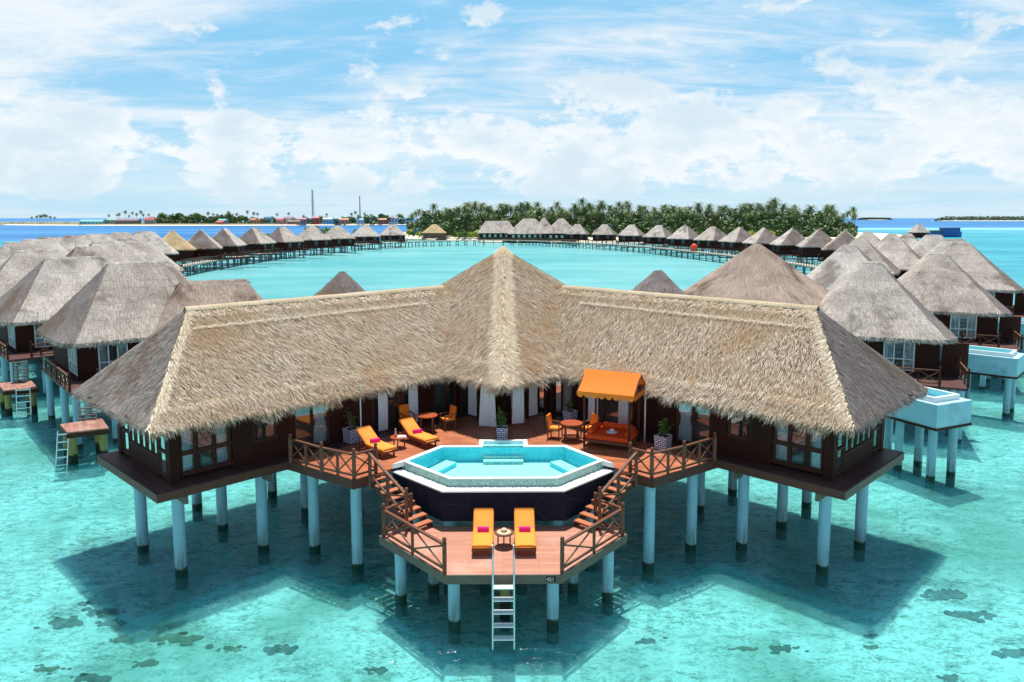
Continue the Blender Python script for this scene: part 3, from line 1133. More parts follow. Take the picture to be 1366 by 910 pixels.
# sun deck of the villa, with beams and railings
POOL = [(-4.1, 26.9), (-2.1, 24.85), (2.1, 24.85), (4.1, 26.9), (2.5, 29.2), (-2.5, 29.2)]     # CCW
mb = MB()
dk_l = [(-8.2, 27.83), (-5.3, 25.68), (-4.5, 26.42), (-4.13, 26.95), (-2.52, 29.24), (-.98, 29.24), (-.98, 29.98), (0, 29.98), (0, 36.03)]
for sx in (1, -1):
    mb.prism([(x * sx, y) for x, y in dk_l], ZF - .12, ZF - .006)
mb.build('deck', [M['deck']], villa)
for sx in (1, -1):
    for (a, b) in (((-8.2, 27.83), (-5.3, 25.68)), ((-5.3, 25.68), (-4.5, 26.42))):
        mb = MB()
        d = (Vector(b) - Vector(a)).normalized() * .03
        nrm = Vector((d.y, -d.x)).normalized() * .035
        mb.bar(((a[0] - d.x + nrm.x) * sx, a[1] - d.y + nrm.y, ZF - .15), ((b[0] + d.x + nrm.x) * sx, b[1] + d.y + nrm.y, ZF - .15), .05, .34)
        mb.build('deck_fascia', [M['fascia']], villa)
    for k in (0, 1):
        mb = MB()
        mb.bar((-7.6 * sx, 28.2 + k * 2.2, ZF - .3), (-3.4 * sx, 28.2 + k * 3.0, ZF - .3), .14, .3)
        mb.build('deck_beam', [M['dwood']], villa)


def post(mbx, p, h, wdt=.1, ball=True):
    x, y, z = p
    mbx.box((x, y, z + h / 2), (wdt, wdt, h))
    if ball:
        mbx.lathe([(.035, 0), (.04, .02), (.065, .06), (.07, .1), (.05, .145), (.01, .16)], (x, y, z + h), 10)


def railing(parent, pts, panels, mat='rwood', h=.9, end_posts=True, mats_rail=None, world=True):
    """pts: 3D base points of the corner posts; X-braced panels between"""
    rails = MB()
    posts = []
    for i in range(len(pts) - 1):
        a, b = Vector(pts[i]), Vector(pts[i + 1])
        n = panels[i]
        rails.bar(a + Vector((0, 0, h)), b + Vector((0, 0, h)), .10, .06)
        rails.bar(a + Vector((0, 0, .14)), b + Vector((0, 0, .14)), .05, .07)
        for k in range(n):
            p, q = a.lerp(b, k / n), a.lerp(b, (k + 1) / n)
            rails.bar(p + Vector((0, 0, .16)), q + Vector((0, 0, h - .03)), .035, .05)
            rails.bar(p + Vector((0, 0, h - .03)), q + Vector((0, 0, .16)), .03, .048)
            if k:
                posts.append((p, False))
        if i or end_posts:
            posts.append((a, True))
    posts.append((Vector(pts[-1]), True))
    r_ = rails.build('railing', [M[mats_rail or mat]], parent, world)
    for p, big in posts:
        mb = MB()
        post(mb, p, h + (.07 if big else -.02), .12 if big else .09, big)
        mb.build('post', [M[mat]], r_, world)
    return r_


for sx in (1, -1):
    railing(villa, [(-8.05 * sx, 27.68, ZF), (-6.62 * sx, 26.6, ZF), (-5.28 * sx, 25.78, ZF), (-4.62 * sx, 26.42, ZF)], [2, 2, 1])

# ------------------------------------------------------------------ swimming pool
pool = thing('swimming_pool', 'hexagonal turquoise pool with white rim and dark outer walls in front of the villa', 'swimming pool', (0, 27, 1.6))
# edges: 0 L-FL, 1 FL-FR, 2 FR-R are the overflow edges
OV = inset(POOL, [.05, .05, .05, .0, .0, .0])
mb = MB()
inn0 = inset(POOL, [.16, .16, .16, .16, .16, .16])
n6 = 6
for i in range(3):
    a, b = POOL[i], POOL[(i + 1) % 6]
    mb.face([(a[0], a[1], 1.62), (b[0], b[1], 1.62), (b[0], b[1], 2.64), (a[0], a[1], 2.64)])
for i in range(3, 6):
    a, b = POOL[i], POOL[(i + 1) % 6]
    mb.face([(a[0], a[1], 1.62), (b[0], b[1], 1.62), (b[0], b[1], 2.79), (a[0], a[1], 2.79)])
mb.face([(p[0], p[1], 1.62) for p in POOL[::-1]])
mb.build('outer_wall', [M['pwall']], pool)
# white ledge on top of the outer wall + pebbles in the gutter
gut = inset(POOL, [.12, .12, .12, 0.0, 0.0, 0.0])
wall_o = inset(POOL, [.50, .50, .50, 0.0, 0.0, 0.0])
wall_i = inset(POOL, [.64, .64, .64, .20, .20, .20])
rim_o = POOL
mb = MB()
for i in range(3):
    j = (i + 1) % 6
    a, b, c, d = POOL[i], POOL[j], gut[j], gut[i]
    mb.prism([a, b, c, d], 2.64, 2.69)
mb.build('ledge', [M['white']], pool)
mb = MB()
for i in range(3):
    j = (i + 1) % 6
    A, B, C, D = [Vector(q) for q in (gut[i], gut[j], wall_o[j], wall_o[i])]
    mb.face([(A.x, A.y, 2.65), (B.x, B.y, 2.65), (C.x, C.y, 2.65), (D.x, D.y, 2.65)])
    L = (B - A).length
    for k in range(int(L * 130)):
        u, v = random.random(), random.random() ** 1.3 * .8
        p = A.lerp(B, u).lerp(D.lerp(C, u), v)
        r_ = random.uniform(.02, .038)
        mb.sphere((p.x, p.y, 2.655 + (1 - v) * .025), r_, 6, 4, 0, (1, 1.2, .7))
tag(mb.build('pebble_gutter', [M['pebble']], pool), kind='stuff')
mb = MB()
for i in range(3):
    j = (i + 1) % 6
    a, b = wall_o[i], wall_o[j]
    mb.face([(a[0], a[1], 2.45), (b[0], b[1], 2.45), (b[0], b[1], 2.93), (a[0], a[1], 2.93)])
mb.build('overflow_wall', [M['mosaic']], pool)
mb = MB()
for i in range(3):
    j = (i + 1) % 6
    mb.prism([wall_o[i], wall_o[j], wall_i[j], wall_i[i]], 2.93, 2.965)
for i in range(3, 6):
    j = (i + 1) % 6
    if i == 4:      # leave the entry steps open: two pieces
        mb.prism([rim_o[4], (.98, 29.2), (.98, 29.0), wall_i[4]], 2.79, 2.965)
        mb.prism([(-.98, 29.2), rim_o[5], wall_i[5], (-.98, 29.0)], 2.66, 2.965)
    else:
        mb.prism([rim_o[i], rim_o[j], wall_i[j], wall_i[i]], 2.79, 2.966)
mb.prism([(-.98, 29.0), (-.80, 29.0), (-.80, 29.95), (-.98, 29.95)], 2.66, 2.972)
mb.prism([(.80, 29.0), (.98, 29.0), (.98, 29.95), (.80, 29.95)], 2.66, 2.972)
mb.prism([(-.795, 29.78), (.795, 29.78), (.795, 29.95), (-.795, 29.95)], 2.66, 2.968)
mb.build('coping', [M['white']], pool)
mb = MB()
zb = 2.36
bas = inset(wall_i, .006)
for i in range(6):
    j = (i + 1) % 6
    a, b = bas[i], bas[j]
    mb.face([(b[0], b[1], zb), (a[0], a[1], zb), (a[0], a[1], 2.93), (b[0], b[1], 2.93)], 1)
mb.face([(p[0], p[1], zb) for p in wall_i], 0)
mb.build('basin', [M['ptile'], M['pside']], pool)
for sx in (1, -1):      # side benches
    a, b = Vector((-3.36 * sx, 26.75)), Vector((-2.2 * sx, 28.72))
    d = (b - a).normalized()
    nn = Vector((d.y, -d.x)) * sx
    a2, b2 = a + d * .35, b - d * .1
    mb = MB()
    pl = [a2, b2, b2 + nn * .5, a2 + nn * .5]
    mb.prism([tuple(q) for q in pl], zb + .002, 2.54, 0, 1)
    mb.build('bench', [M['ptile'], M['pside']], pool)
for k in range(4):
    mb = MB()
    y1 = 29.77 - k * .29
    mb.prism([(-.79, y1 - .285), (.79, y1 - .285), (.79, y1), (-.79, y1)], zb + .004 + .001 * k, 2.85 - k * .12, 0, 1)
    mb.build('step', [M['ptile'], M['mosaic']], pool)
mb = MB()
mb.face([(p[0], p[1], 2.905) for p in wall_i])
mb.face([(-.79, 28.99, 2.905), (.79, 28.99, 2.905), (.79, 29.77, 2.905), (-.79, 29.77, 2.905)])
mb.build('pool_water', [M['pool']], pool)
for (x, y) in ((-1.9, 25.3), (-.65, 25.3), (.65, 25.3), (1.9, 25.3), (-3.3, 27), (3.3, 27), (-2, 28.6), (2, 28.6)):
    mb = MB()
    mb.tube([(x, y, WZ - 1.1), (x, y, 1.62)], .19, 14)
    mb.build('stilt', [M['stilt']], pool)

# ------------------------------------------------------------------ lower swimming platform
ZL = 1.42
LP = [(-1.7, 21.35), (1.7, 21.35), (4.1, 24.15), (3.32, 25.2), (2.35, 24.9), (-2.35, 24.9), (-3.32, 25.2), (-4.1, 24.15)]
plat = thing('swim_platform', 'low reddish timber platform with two orange-cushioned loungers, below the pool wall', 'platform', (0, 23.2, 0))
mb = MB()
mb.prism(LP, ZL - .09, ZL)
mb.build('deck', [M['ldeck']], plat)
for i in (0, 1, 2, 7):
    a, b = Vector(LP[i]), Vector(LP[(i + 1) % 8])
    d = (b - a).normalized()
    nn = Vector((d.y, -d.x)) * .032
    mb = MB()
    mb.bar((a.x + nn.x - d.x * .03, a.y + nn.y - d.y * .03, ZL - .13), (b.x + nn.x + d.x * .03, b.y + nn.y + d.y * .03, ZL - .13), .055, .28)
    mb.build('fascia_board', [M['oldwood']], plat)
for x in (-2.6, -1.2, 1.2, 2.6):
    mb = MB()
    mb.bar((x, 22.0 if abs(x) < 2 else 23.0, ZL - .2), (x, 24.8, ZL - .2), .1, .2)
    mb.build('floor_beam', [M['dwood']], plat)
for (x, y) in ((-1.54, 22.25), (1.54, 22.2), (-3.42, 23.85), (3.5, 23.9), (-2.4, 24.6), (2.4, 24.6)):
    mb = MB()
    mb.tube([(x, y, WZ - 1.1), (x, y, ZL - .1)], .19, 16)
    mb.build('stilt', [M['stilt']], plat)
mb = MB()
mb.tube([(.05, 22.9, WZ - 1.1), (.05, 22.9, ZL - .1)], .17, 12)
mb.build('stilt', [M['ostilt']], plat, label='mossy yellow-green stilt under the middle')
for sx in (1, -1):
    railing(plat, [(-3.2 * sx, 25.1, ZL), (-4.0 * sx, 24.15, ZL), (-1.76 * sx, 21.45, ZL)], [1, 2])
# little number board on the front edge
fc = bpy.data.curves.new('number_text', 'FONT')
fc.body = '421'
fc.size = .16
fc.extrude = .004
fo = bpy.data.objects.new('number_text', fc)
col.objects.link(fo)
bpy.context.view_layer.update()
dg = bpy.context.evaluated_depsgraph_get()
tm = bpy.data.meshes.new_from_object(fo.evaluated_get(dg))
bpy.data.objects.remove(fo)
mb = MB()
mb.box((1.42, 21.285, ZL - .12), (.3, .012, .17))
sg = mb.build('number_plate', [M['dwood']], plat)
to = bpy.data.objects.new('number', tm)
tm.name = 'number'
tm.materials.clear()
tm.materials.append(M['white'])
col.objects.link(to)
to.parent = sg
to.matrix_parent_inverse = Matrix.Identity(4)
to.location = Vector((1.28, 21.275, ZL - .175)) - sg.location - plat.location
to.rotation_euler = (PI / 2, 0, 0)

# staircases down from the deck
for sx in (1, -1):
    st = thing('wooden_staircase', 'open wooden staircase down to the low platform along the %s of the pool' % ('left' if sx == 1 else 'right'), 'staircase', (-3.5 * sx, 25.4, 0), group='pool staircases')
    top, bot = Vector((-4.50, 26.42, ZF - .12)), Vector((-2.72, 24.62, ZL + .16))
    d = (bot - top)
    dh = Vector((d.x, d.y, 0)).normalized()
    side = Vector((-dh.y, dh.x, 0))      # towards the pool wall on the left staircase
    if side.dot(Vector((1, 1, 0))) < 0:
        side = -side

    def fx(v):
        return Vector((v.x * sx, v.y, v.z))
    N = 8
    for k in range(N):
        c = top + d * ((k + .25) / (N - .5))
        mb = MB()
        a, b = c - side * .42, c + side * .40
        mb.bar(fx(a), fx(b), .25, .045)
        mb.build('step', [M['deckstep']], st)
    for o in (-.36, .36):
        mb = MB()
        e = Vector((0, 0, -.13))
        mb.bar(fx(top + side * o + e), fx(bot + side * o + e + Vector((0, 0, -.06))), .06, .2)
        mb.build('stringer', [M['fascia']], st)
    mb = MB()
    o = -.44
    a, b = top + side * o, bot + side * o
    a = a + d * .02
    b = a + (bot - top) * .84
    m_ = a.lerp(b, .5)
    mb.bar(fx(a + Vector((0, 0, .98))), fx(b + Vector((0, 0, .93))), .1, .06)
    mb.bar(fx(a + Vector((0, 0, .2))), fx(b + Vector((0, 0, .18))), .05, .06)
    mb.bar(fx(a + Vector((0, 0, .2))), fx(m_ + Vector((0, 0, .9))), .04, .05)
    mb.bar(fx(m_ + Vector((0, 0, .2))), fx(b + Vector((0, 0, .9))), .04, .05)
    mb.build('handrail', [M['rwood']], st)
    for p, hh, bl in ((a, 1.0, False), (m_, .92, False), (b, 1.05, True)):
        mb = MB()
        post(mb, fx(p - Vector((0, 0, .3))), hh + .3, .11, bl)
        mb.build('post', [M['rwood']], st)


# steel ladder
lad = thing('swim_ladder', 'bright steel swim ladder reaching from the front platform edge into the water', 'ladder', (0, 21.2, 0))
for x in (-.315, .315):
    mb = MB()
    mb.tube([(x, 21.62, ZL), (x, 21.6, ZL + .75), (x, 21.5, ZL + .92), (x, 21.34, ZL + .88), (x, 21.2, ZL + .6), (x, 21.16, ZL), (x, 21.12 - .2 * 1.1, .3), (x, 21.12 - .2 * 2.0, -.58)], .03, 10)
    mb.build('rail', [M['steel']], lad)
for k, py in enumerate((782, 798, 815, 832.5, 849.5)):
    y = 21.02
    for _ in range(4):
        z = aty(671, py, y).z
        y = 21.12 - (ZL - z) * .2
    mb = MB()
    mb.box((0, y - .07, z), (.6, .22, .035))
    mb.build('rung', M['rungw'], lad)


# ------------------------------------------------------------------ furniture
ZD = ZF - .006


def lounger(name, label, loc, rz, back=R(34)):
    t = thing(name, label, 'sun lounger', loc, rz, 'sun loungers')
    wv, fl, bl = .66, 1.22, .86
    mb = MB()
    for x in (-wv / 2 + .02, wv / 2 - .02):
        mb.bar((x, -.03, .24), (x, 1.98, .24), .05, .08)
    for y in (0, .6, 1.2, 1.9):
        mb.bar((-wv / 2, y, .245), (wv / 2, y, .245), .05, .05)
    e = Vector((0, math.cos(back), math.sin(back)))
    for x in (-wv / 2 + .06, wv / 2 - .06):
        mb.bar((x, fl, .28), Vector((x, fl, .28)) + e * bl, .04, .04)
    mb.build('frame', M['rwood'], t, False)
    for x, y in ((-.28, .18), (.28, .18), (-.28, 1.75), (.28, 1.75)):
        mb = MB()
        mb.bar((x, y, 0), (x, y, .22), .055, .055)
        mb.build('leg', M['rwood'], t, False)
    mb = MB()
    mb.bar((-.24, 1.85, .26), Vector((-.24, fl, .27)) + e * .6, .03, .03)
    mb.bar((.24, 1.85, .26), Vector((.24, fl, .27)) + e * .6, .03, .03)
    mb.build('back_support', M['rwood'], t, False)
    # mattress: one bent cushion with rounded long edges
    mb = MB()
    n = 14
    path = []
    for k in range(n + 1):
        u = k / n * (fl + bl)
        if u < fl:
            p = Vector((0, u, .30))
            nn = Vector((0, 0, 1))
        else:
            p = Vector((0, fl, .30)) + e * (u - fl)
            nn = Vector((0, -math.sin(back), math.cos(back)))
        path.append((p, nn))
    prof = [(-.33, .0), (-.34, .05), (-.31, .092), (-.15, .105), (.15, .105), (.31, .092), (.34, .05), (.33, .0)]
    vs, fs = [], []
    for k, (p, nn) in enumerate(path):
        thin = .9 if k in (0, n) else (.86 if k % 3 == 0 else 1)
        for x, h in prof:
            vs.append(p + Vector((x * (.985 if k in (0, n) else 1), 0, 0)) + nn * h * thin)
    m = len(prof)
    for k in range(n):
        for i in range(m - 1):
            fs.append((k * m + i, k * m + i + 1, (k + 1) * m + i + 1, (k + 1) * m + i))
        fs.append((k * m + m - 1, k * m, (k + 1) * m, (k + 1) * m + m - 1))
    fs += [tuple(range(m)), tuple(range(n * m, n * m + m))[::-1]]
    mb.idx(vs, fs, 0, None, True)
    mb.build('mattress', M['yellow'], t, False)
    return t


def towel(label, loc, rz):
    mb = MB()
    pts = []
    mb.tube([(-.19, 0, .075), (.19, 0, .075)], .075, 14)
    mb.tube([(-.192, 0, .075), (.192, 0, .075)], .05, 12)
    mb.box((0, -.05, .03), (.37, .08, .05))
    o = mb.build('rolled_towel', M['pink'], None)
    o.location = loc
    o.rotation_euler = (0, 0, rz)
    tag(o, label, 'towel', 'rolled magenta towels')
    return o


LG = [('Sun lounger with yellow cushion on the upper deck beside the left railing', (-4.35, 28.15, ZD), R(43)),
      ('sun lounger with yellow cushion on the upper deck, right behind the pool corner', (-2.85, 29.4, ZD), R(41)),
      ('sun lounger with yellow cushion on the low platform, left of the hat table', (-.66, 22.5, ZL), 0),
      ('sun lounger with yellow cushion on the low platform, right of the hat table', (.70, 22.5, ZL), 0)]
TW = ['rolled magenta towel on the lounger beside the left upper railing', 'rolled magenta towel on the lounger behind the pool corner',
      'rolled magenta towel on the low platform lounger left of the hat', 'rolled magenta towel on the low platform lounger right of the hat']
for (lb, loc, rz), tl in zip(LG, TW):
    lounger('sun_lounger', lb[0].lower() + lb[1:], loc, rz)
    Mz = Matrix.Rotation(rz, 3, 'Z')
    towel(tl, Vector(loc) + Mz @ Vector((0, 1.06, .40)), rz + (R(-12) if rz else 0))


def side_table(label, loc, r=.32, h=.45):
    t = thing('side_table', label, 'side table', loc, 0, 'small round side tables')
    mb = MB()
    mb.lathe([(.0, h), (r, h), (r + .01, h - .015), (r, h - .04), (.0, h - .04)][::-1], (0, 0, 0), 24, smooth=False)
    mb.build('table_top', M['twood'], t, False)
    for k in range(3):
        a = 2 * PI * k / 3 + .5
        mb = MB()
        mb.bar((math.cos(a) * r * .75, math.sin(a) * r * .75, 0), (math.cos(a) * r * .7, math.sin(a) * r * .7, h - .04), .045, .045)
        mb.build('leg', M['rwood'], t, False)
    return t


M['sv'] = M['twood']
M['twood'] = M['rwood']
side_table('small round side table holding a hat, between the low platform loungers', (.02, 23.35, ZL), .31, .46)
M['twood'] = M['sv']
side_table('small round side table with bottle and tray between the upper deck loungers', (-4.22, 29.5, ZD), .33, .45)


def hat(label, loc, cloth):
    t = thing('sun_hat', label, 'hat', loc)
    mb = MB()
    mb.lathe([(.235, .0), (.24, .008), (.16, .02), (.105, .03)], (0, 0, 0), 20)
    mb.lathe([(.235, .0), (.16, .012), (.10, .02)], (0, 0, 0), 20)
    mb.build('brim', cloth, t, False)
    mb = MB()
    mb.lathe([(.107, .02), (.10, .07), (.085, .11), (.05, .135), (.005, .14)], (0, 0, 0), 16)
    mb.build('crown', cloth, t, False)
    mb = MB()
    mb.lathe([(.11, .022), (.109, .05)], (0, 0, 0), 16)
    mb.build('band', M['hatband'], t, False)
    return t


hat('wide straw sun hat lying on the small low platform table', (.02, 23.33, ZL + .46), M['hat'])
hat('white sun hat lying on the orange canopied daybed', (4.45, 29.85, ZD + .50), M['white'])

t = thing('water_bottle', 'clear pinkish water bottle standing on the upper deck side table', 'bottle', (-4.34, 29.5, ZD + .45))
mb = MB()
mb.lathe([(0, 0), (.045, 0), (.048, .02), (.048, .2), (.02, .27), (.018, .30)], n=12)
mb.build('body', simple('bottle_glass', srgb(196, 150, 152), .1, .05), t, False)
mb = MB()
mb.lathe([(.021, .295), (.021, .33), (0, .335)], n=10)
mb.build('cap', M['white'], t, False)
mb = MB()
mb.box((-4.08, 29.44, ZD + .475), (.28, .17, .05), R(10))
mb.box((-4.08, 29.44, ZD + .455), (.34, .23, .012), R(10))
tag(mb.build('towel_tray', M['white']), 'small tray with folded white napkin beside the bottle', 'tray')


def chair(label, loc, rz):
    t = thing('armchair', label, 'chair', loc, rz, 'orange cushioned wooden armchairs')
    for x in (-.25, .25):
        mb = MB()
        mb.bar((x, -.24, 0), (x, -.24, .62), .045, .045)
        mb.build('leg', M['rwood'], t, False)
        mb = MB()
        mb.bar((x, .24, 0), (x, .25, .42), .045, .045)
        mb.bar((x, .25, .42), (x, .33, .95), .045, .045)
        mb.build('leg', M['rwood'], t, False)
        mb = MB()
        mb.bar((x, -.28, .63), (x, .29, .66), .06, .03)
        mb.build('armrest', M['rwood'], t, False)
    mb = MB()
    mb.box((0, 0, .38), (.5, .5, .05))
    mb.bar((-.25, .32, .93), (.25, .32, .93), .04, .07)
    mb.bar((-.25, .27, .55), (.25, .27, .55), .03, .05)
    mb.build('seat_frame', M['rwood'], t, False)
    mb = MB()
    mb.box((0, -.01, .445), (.46, .48, .08))
    mb.build('seat_cushion', M['yellow'] if 'right' in label else M['corange'], t, False)
    mb = MB()
    MM = Matrix.Rotation(R(-9), 3, 'X')
    mb.box((0, .25, .72), (.46, .07, .54), M=MM)
    mb.build('back_cushion', M['corange'], t, False)
    return t


chair('orange armchair on the right deck, left of the slatted round table', (2.18, 30.75, ZD), R(70))
chair('orange armchair on the right deck, between round table and daybed', (3.62, 30.75, ZD), R(-62))
chair('orange armchair in shade on the left deck, left of its table', (-4.25, 32.35, ZD), R(35))
chair('orange armchair in shade on the left deck, right of its table', (-2.45, 32.25, ZD), R(-60))


def dining_table(label, loc):
    t = thing('round_table', label, 'table', loc, 0, 'round teak deck tables')
    r, h = .46, .74
    mb = MB()
    mb.lathe([(.0, h - .04), (r, h - .04), (r + .008, h - .02), (r, h), (.0, h)], n=28, smooth=False)
    mb.build('table_top', M['twood'], t, False)
    for k in range(4):
        a = PI / 4 + k * PI / 2
        mb = MB()
        mb.bar((math.cos(a) * .36, math.sin(a) * .36, 0), (math.cos(a) * .36, math.sin(a) * .36, h - .04), .05, .05)
        mb.build('leg', M['rwood'], t, False)
    mb = MB()
    for k in range(7):
        mb.box((-.3 + k * .1, 0, .16), (.07, .52, .02))
    mb.bar((-.36, -.25, .14), (.36, -.25, .14), .03, .03)
    mb.bar((-.36, .25, .14), (.36, .25, .14), .03, .03)
    mb.build('slatted_shelf', M['rwood'], t, False)
    return t


dining_table('round slatted teak table on the right deck between two orange armchairs', (2.85, 30.45, ZD))
dining_table('round teak table in shade on the left deck between two orange armchairs', (-3.3, 31.75, ZD))

# daybed with canopy
DB = thing('canopy_daybed', 'orange daybed under a gabled orange canopy with scalloped edge', 'daybed', (3.25, 29.62, ZD), R(-24.8))
W_, D_ = 1.93, 1.55
mb = MB()
for y in (.03, D_ - .03):
    mb.bar((0, y, .24), (W_, y, .24), .06, .1)
for x in (.03, W_ - .03):
    mb.bar((x, 0, .24), (x, D_, .24), .06, .1)
mb.box((W_ / 2, D_ / 2, .28), (W_ - .05, D_ - .05, .03))
mb.build('bed_frame', M['rwood'], DB, False)


def cushion(mbx, c, s, r=.05, rz=0):
    x, y, z = [q / 2 for q in s]
    r = min(r, x, y, z)
    vs = []
    rings = [(-z, r), (-z + r * .3, r * .3), (-z + r, 0), (z - r, 0), (z - r * .3, r * .3), (z, r)]
    fs = []
    n = 16
    for zz, ins in rings:
        for k in range(n):
            q = k // 4
            a = PI / 2 * q + (k % 4) / 3 * PI / 2
            cx_ = (x - r) * (1 if q in (0, 3) else -1)
            cy_ = (y - r) * (1 if q in (0, 1) else -1)
            rr = max(r - ins, .002)
            vs.append((cx_ + rr * math.cos(a), cy_ + rr * math.sin(a), zz))
    Mz = Matrix.Rotation(rz, 3, 'Z')
    vs = [Vector(c) + Mz @ Vector(v) for v in vs]
    for j in range(len(rings) - 1):
        for k in range(n):
            k2 = (k + 1) % n
            fs.append((j * n + k, j * n + k2, (j + 1) * n + k2, (j + 1) * n + k))
    fs += [tuple(range(n))[::-1], tuple(range(n * (len(rings) - 1), n * len(rings)))]
    mbx.idx(vs, fs, 0, None, True)


mb = MB()
cushion(mb, (W_ / 2, D_ / 2, .39), (W_ - .08, D_ - .06, .19), .06)
mb.build('mattress', M['dorange'], DB, False)
for c, s, rz in (((.22, D_ / 2, .58), (.26, D_ - .25, .24), 0), ((W_ / 2 + .1, D_ - .2, .58), (W_ - .55, .26, .26), 0), ((W_ - .2, D_ / 2 + .05, .57), (.24, D_ - .4, .2), 0)):
    mb = MB()
    cushion(mb, c, s, .11, rz)
    mb.build('bolster', M['dorange'], DB, False)
for x in (.03, W_ - .03):
    for y in (.03, D_ - .03):
        mb = MB()
        mb.bar((x, y, 0), (x, y, 2.34), .075, .075)
        mb.build('post', M['dwood'], DB, False)
ov, ze_, rise = .22, 2.3, .72
mb = MB()
x0, x1, y0, y1, ym = -ov, W_ + ov, -ov, D_ + ov, D_ / 2
nu = 12
for ya, za_, yb, zb_ in ((y0, ze_, ym, ze_ + rise), (y1, ze_, ym, ze_ + rise)):
    vs, fs = [], []
    for j in range(5):
        for i in range(nu + 1):
            tt = j / 4
            x = x0 + (x1 - x0) * i / nu
            z = za_ + (zb_ - za_) * tt - .04 * math.sin(PI * tt) - .02 * math.sin(PI * (i % 6) / 6) * (1 - abs(2 * tt - 1))
            vs.append((x, ya + (yb - ya) * tt, z))
    for j in range(4):
        for i in range(nu):
            fs.append((j * (nu + 1) + i, j * (nu + 1) + i + 1, (j + 1) * (nu + 1) + i + 1, (j + 1) * (nu + 1) + i))
    mb.idx(vs, fs, 0, None, True)
can = mb.build('canopy', M['orange'], DB, False)
mb = MB()


def valance(a, b, n):
    a, b = Vector(a), Vector(b)
    for k in range(n):
        p, q = a.lerp(b, k / n), a.lerp(b, (k + 1) / n)
        pts = [p, q]
        for j in range(9):
            u = 1 - j / 8
            dz = -.12 - .13 * math.sin(PI * u) ** .7
            pts.append(p.lerp(q, u) + Vector((0, 0, dz)))
        mb.face(pts)


valance((x0, y0 - .004, ze_ + .01), (x1, y0 - .004, ze_ + .01), 8)
valance((x1 + .004, y0, ze_ + .01), (x1 + .004, y1, ze_ + .01), 7)
valance((x0 - .004, y0, ze_ + .01), (x0 - .004, y1, ze_ + .01), 7)
valance((x0, y1 + .004, ze_ + .01), (x1, y1 + .004, ze_ + .01), 8)
mb.build('valance', M['orange'], can, False)
mb = MB()
for x in (x0 + .02, x1 - .02):
    mb.bar((x, y0, ze_ - .01), (x, y1, ze_ - .01), .035, .035)
    mb.bar((x, y0, ze_ - .01), (x, ym, ze_ + rise - .04), .03, .03)
    mb.bar((x, y1, ze_ - .01), (x, ym, ze_ + rise - .04), .03, .03)
mb.bar((x0, ym, ze_ + rise - .05), (x1, ym, ze_ + rise - .05), .035, .035)
mb.build('canopy_frame', M['dwood'], DB, False)


# planters
def planter(label, loc, rz, size=.5, plant_h=.7, dense=60):
    t = thing('planter', label, 'planter', loc, rz, 'white brick planters')
    mb = MB()
    h, q = size, size / 2
    c = [(-q, -q), (q, -q), (q, q), (-q, q)]
    for i in range(4):
        a, b = c[i], c[(i + 1) % 4]
        mb.face([(a[0] * .88, a[1] * .88, 0), (b[0] * .88, b[1] * .88, 0), (b[0], b[1], h), (a[0], a[1], h)], 0, [(0, 0), (size, 0), (size, h), (0, h)])
    mb.face([(x * .92, y * .92, h - .05) for x, y in c], 1)
    for i in range(4):
        a, b = c[i], c[(i + 1) % 4]
        mb.face([(a[0], a[1], h), (b[0], b[1], h), (b[0] * .9, b[1] * .9, h), (a[0] * .9, a[1] * .9, h)], 0, [(0, .02), (.1, .02), (.1, .03), (0, .03)])
        mb.face([(a[0] * .9, a[1] * .9, h), (b[0] * .9, b[1] * .9, h), (b[0] * .9, b[1] * .9, h - .06), (a[0] * .9, a[1] * .9, h - .06)], 0, [(0, .02), (.1, .02), (.1, .03), (0, .03)])
    mb.build('pot', [M['pot'], M['soil']], t, False)
    mb, ms = MB(), MB()
    for k in range(9):
        a = random.uniform(0, 2 * PI)
        r0 = random.uniform(0, .1)
        tip = Vector((math.cos(a) * random.uniform(.1, .3), math.sin(a) * random.uniform(.1, .3), h + random.uniform(.5, 1) * plant_h))
        base = Vector((math.cos(a) * r0, math.sin(a) * r0, h - .05))
        ms.tube([base, base.lerp(tip, .5) + Vector((0, 0, .05)), tip], [.012, .009, .005], 5)
        for j in range(dense // 9):
            u = random.uniform(.25, 1.05)
            p = base.lerp(tip, u)
            b = random.uniform(0, 2 * PI)
            el = random.uniform(-.3, .9)
            d = Vector((math.cos(b) * math.cos(el), math.sin(b) * math.cos(el), math.sin(el)))
            sd = d.cross(Vector((0, 0, 1))).normalized()
            L, wv = random.uniform(.14, .24), random.uniform(.03, .045)
            m1, m2 = p + d * L * .35, p + d * L * .7
            mb.face([p, m1 + sd * wv, m2 + sd * wv * .8, p + d * L - Vector((0, 0, .05)), m2 - sd * wv * .8, m1 - sd * wv])
    mb.build('foliage', M['leaf'], t, False)
    ms.build('stem', M['trunk'], t, False)
    return t


planter('white brick planter with a tall plant against the left deck wall', (-6.25, 30.3, ZD), R(45), .58, .9, 60)
planter('white brick planter with a leafy plant behind the pool steps', (-.05, 30.75, ZD), 0, .48, .75, 90)
planter('white brick planter with bright sunlit leaves beside the daybed', (6.42, 29.25, ZD), R(-40), .55, .7, 110)
planter('white brick planter in shade behind the right round table', (3.05, 33.35, ZD), R(-45), .5, .5, 50)


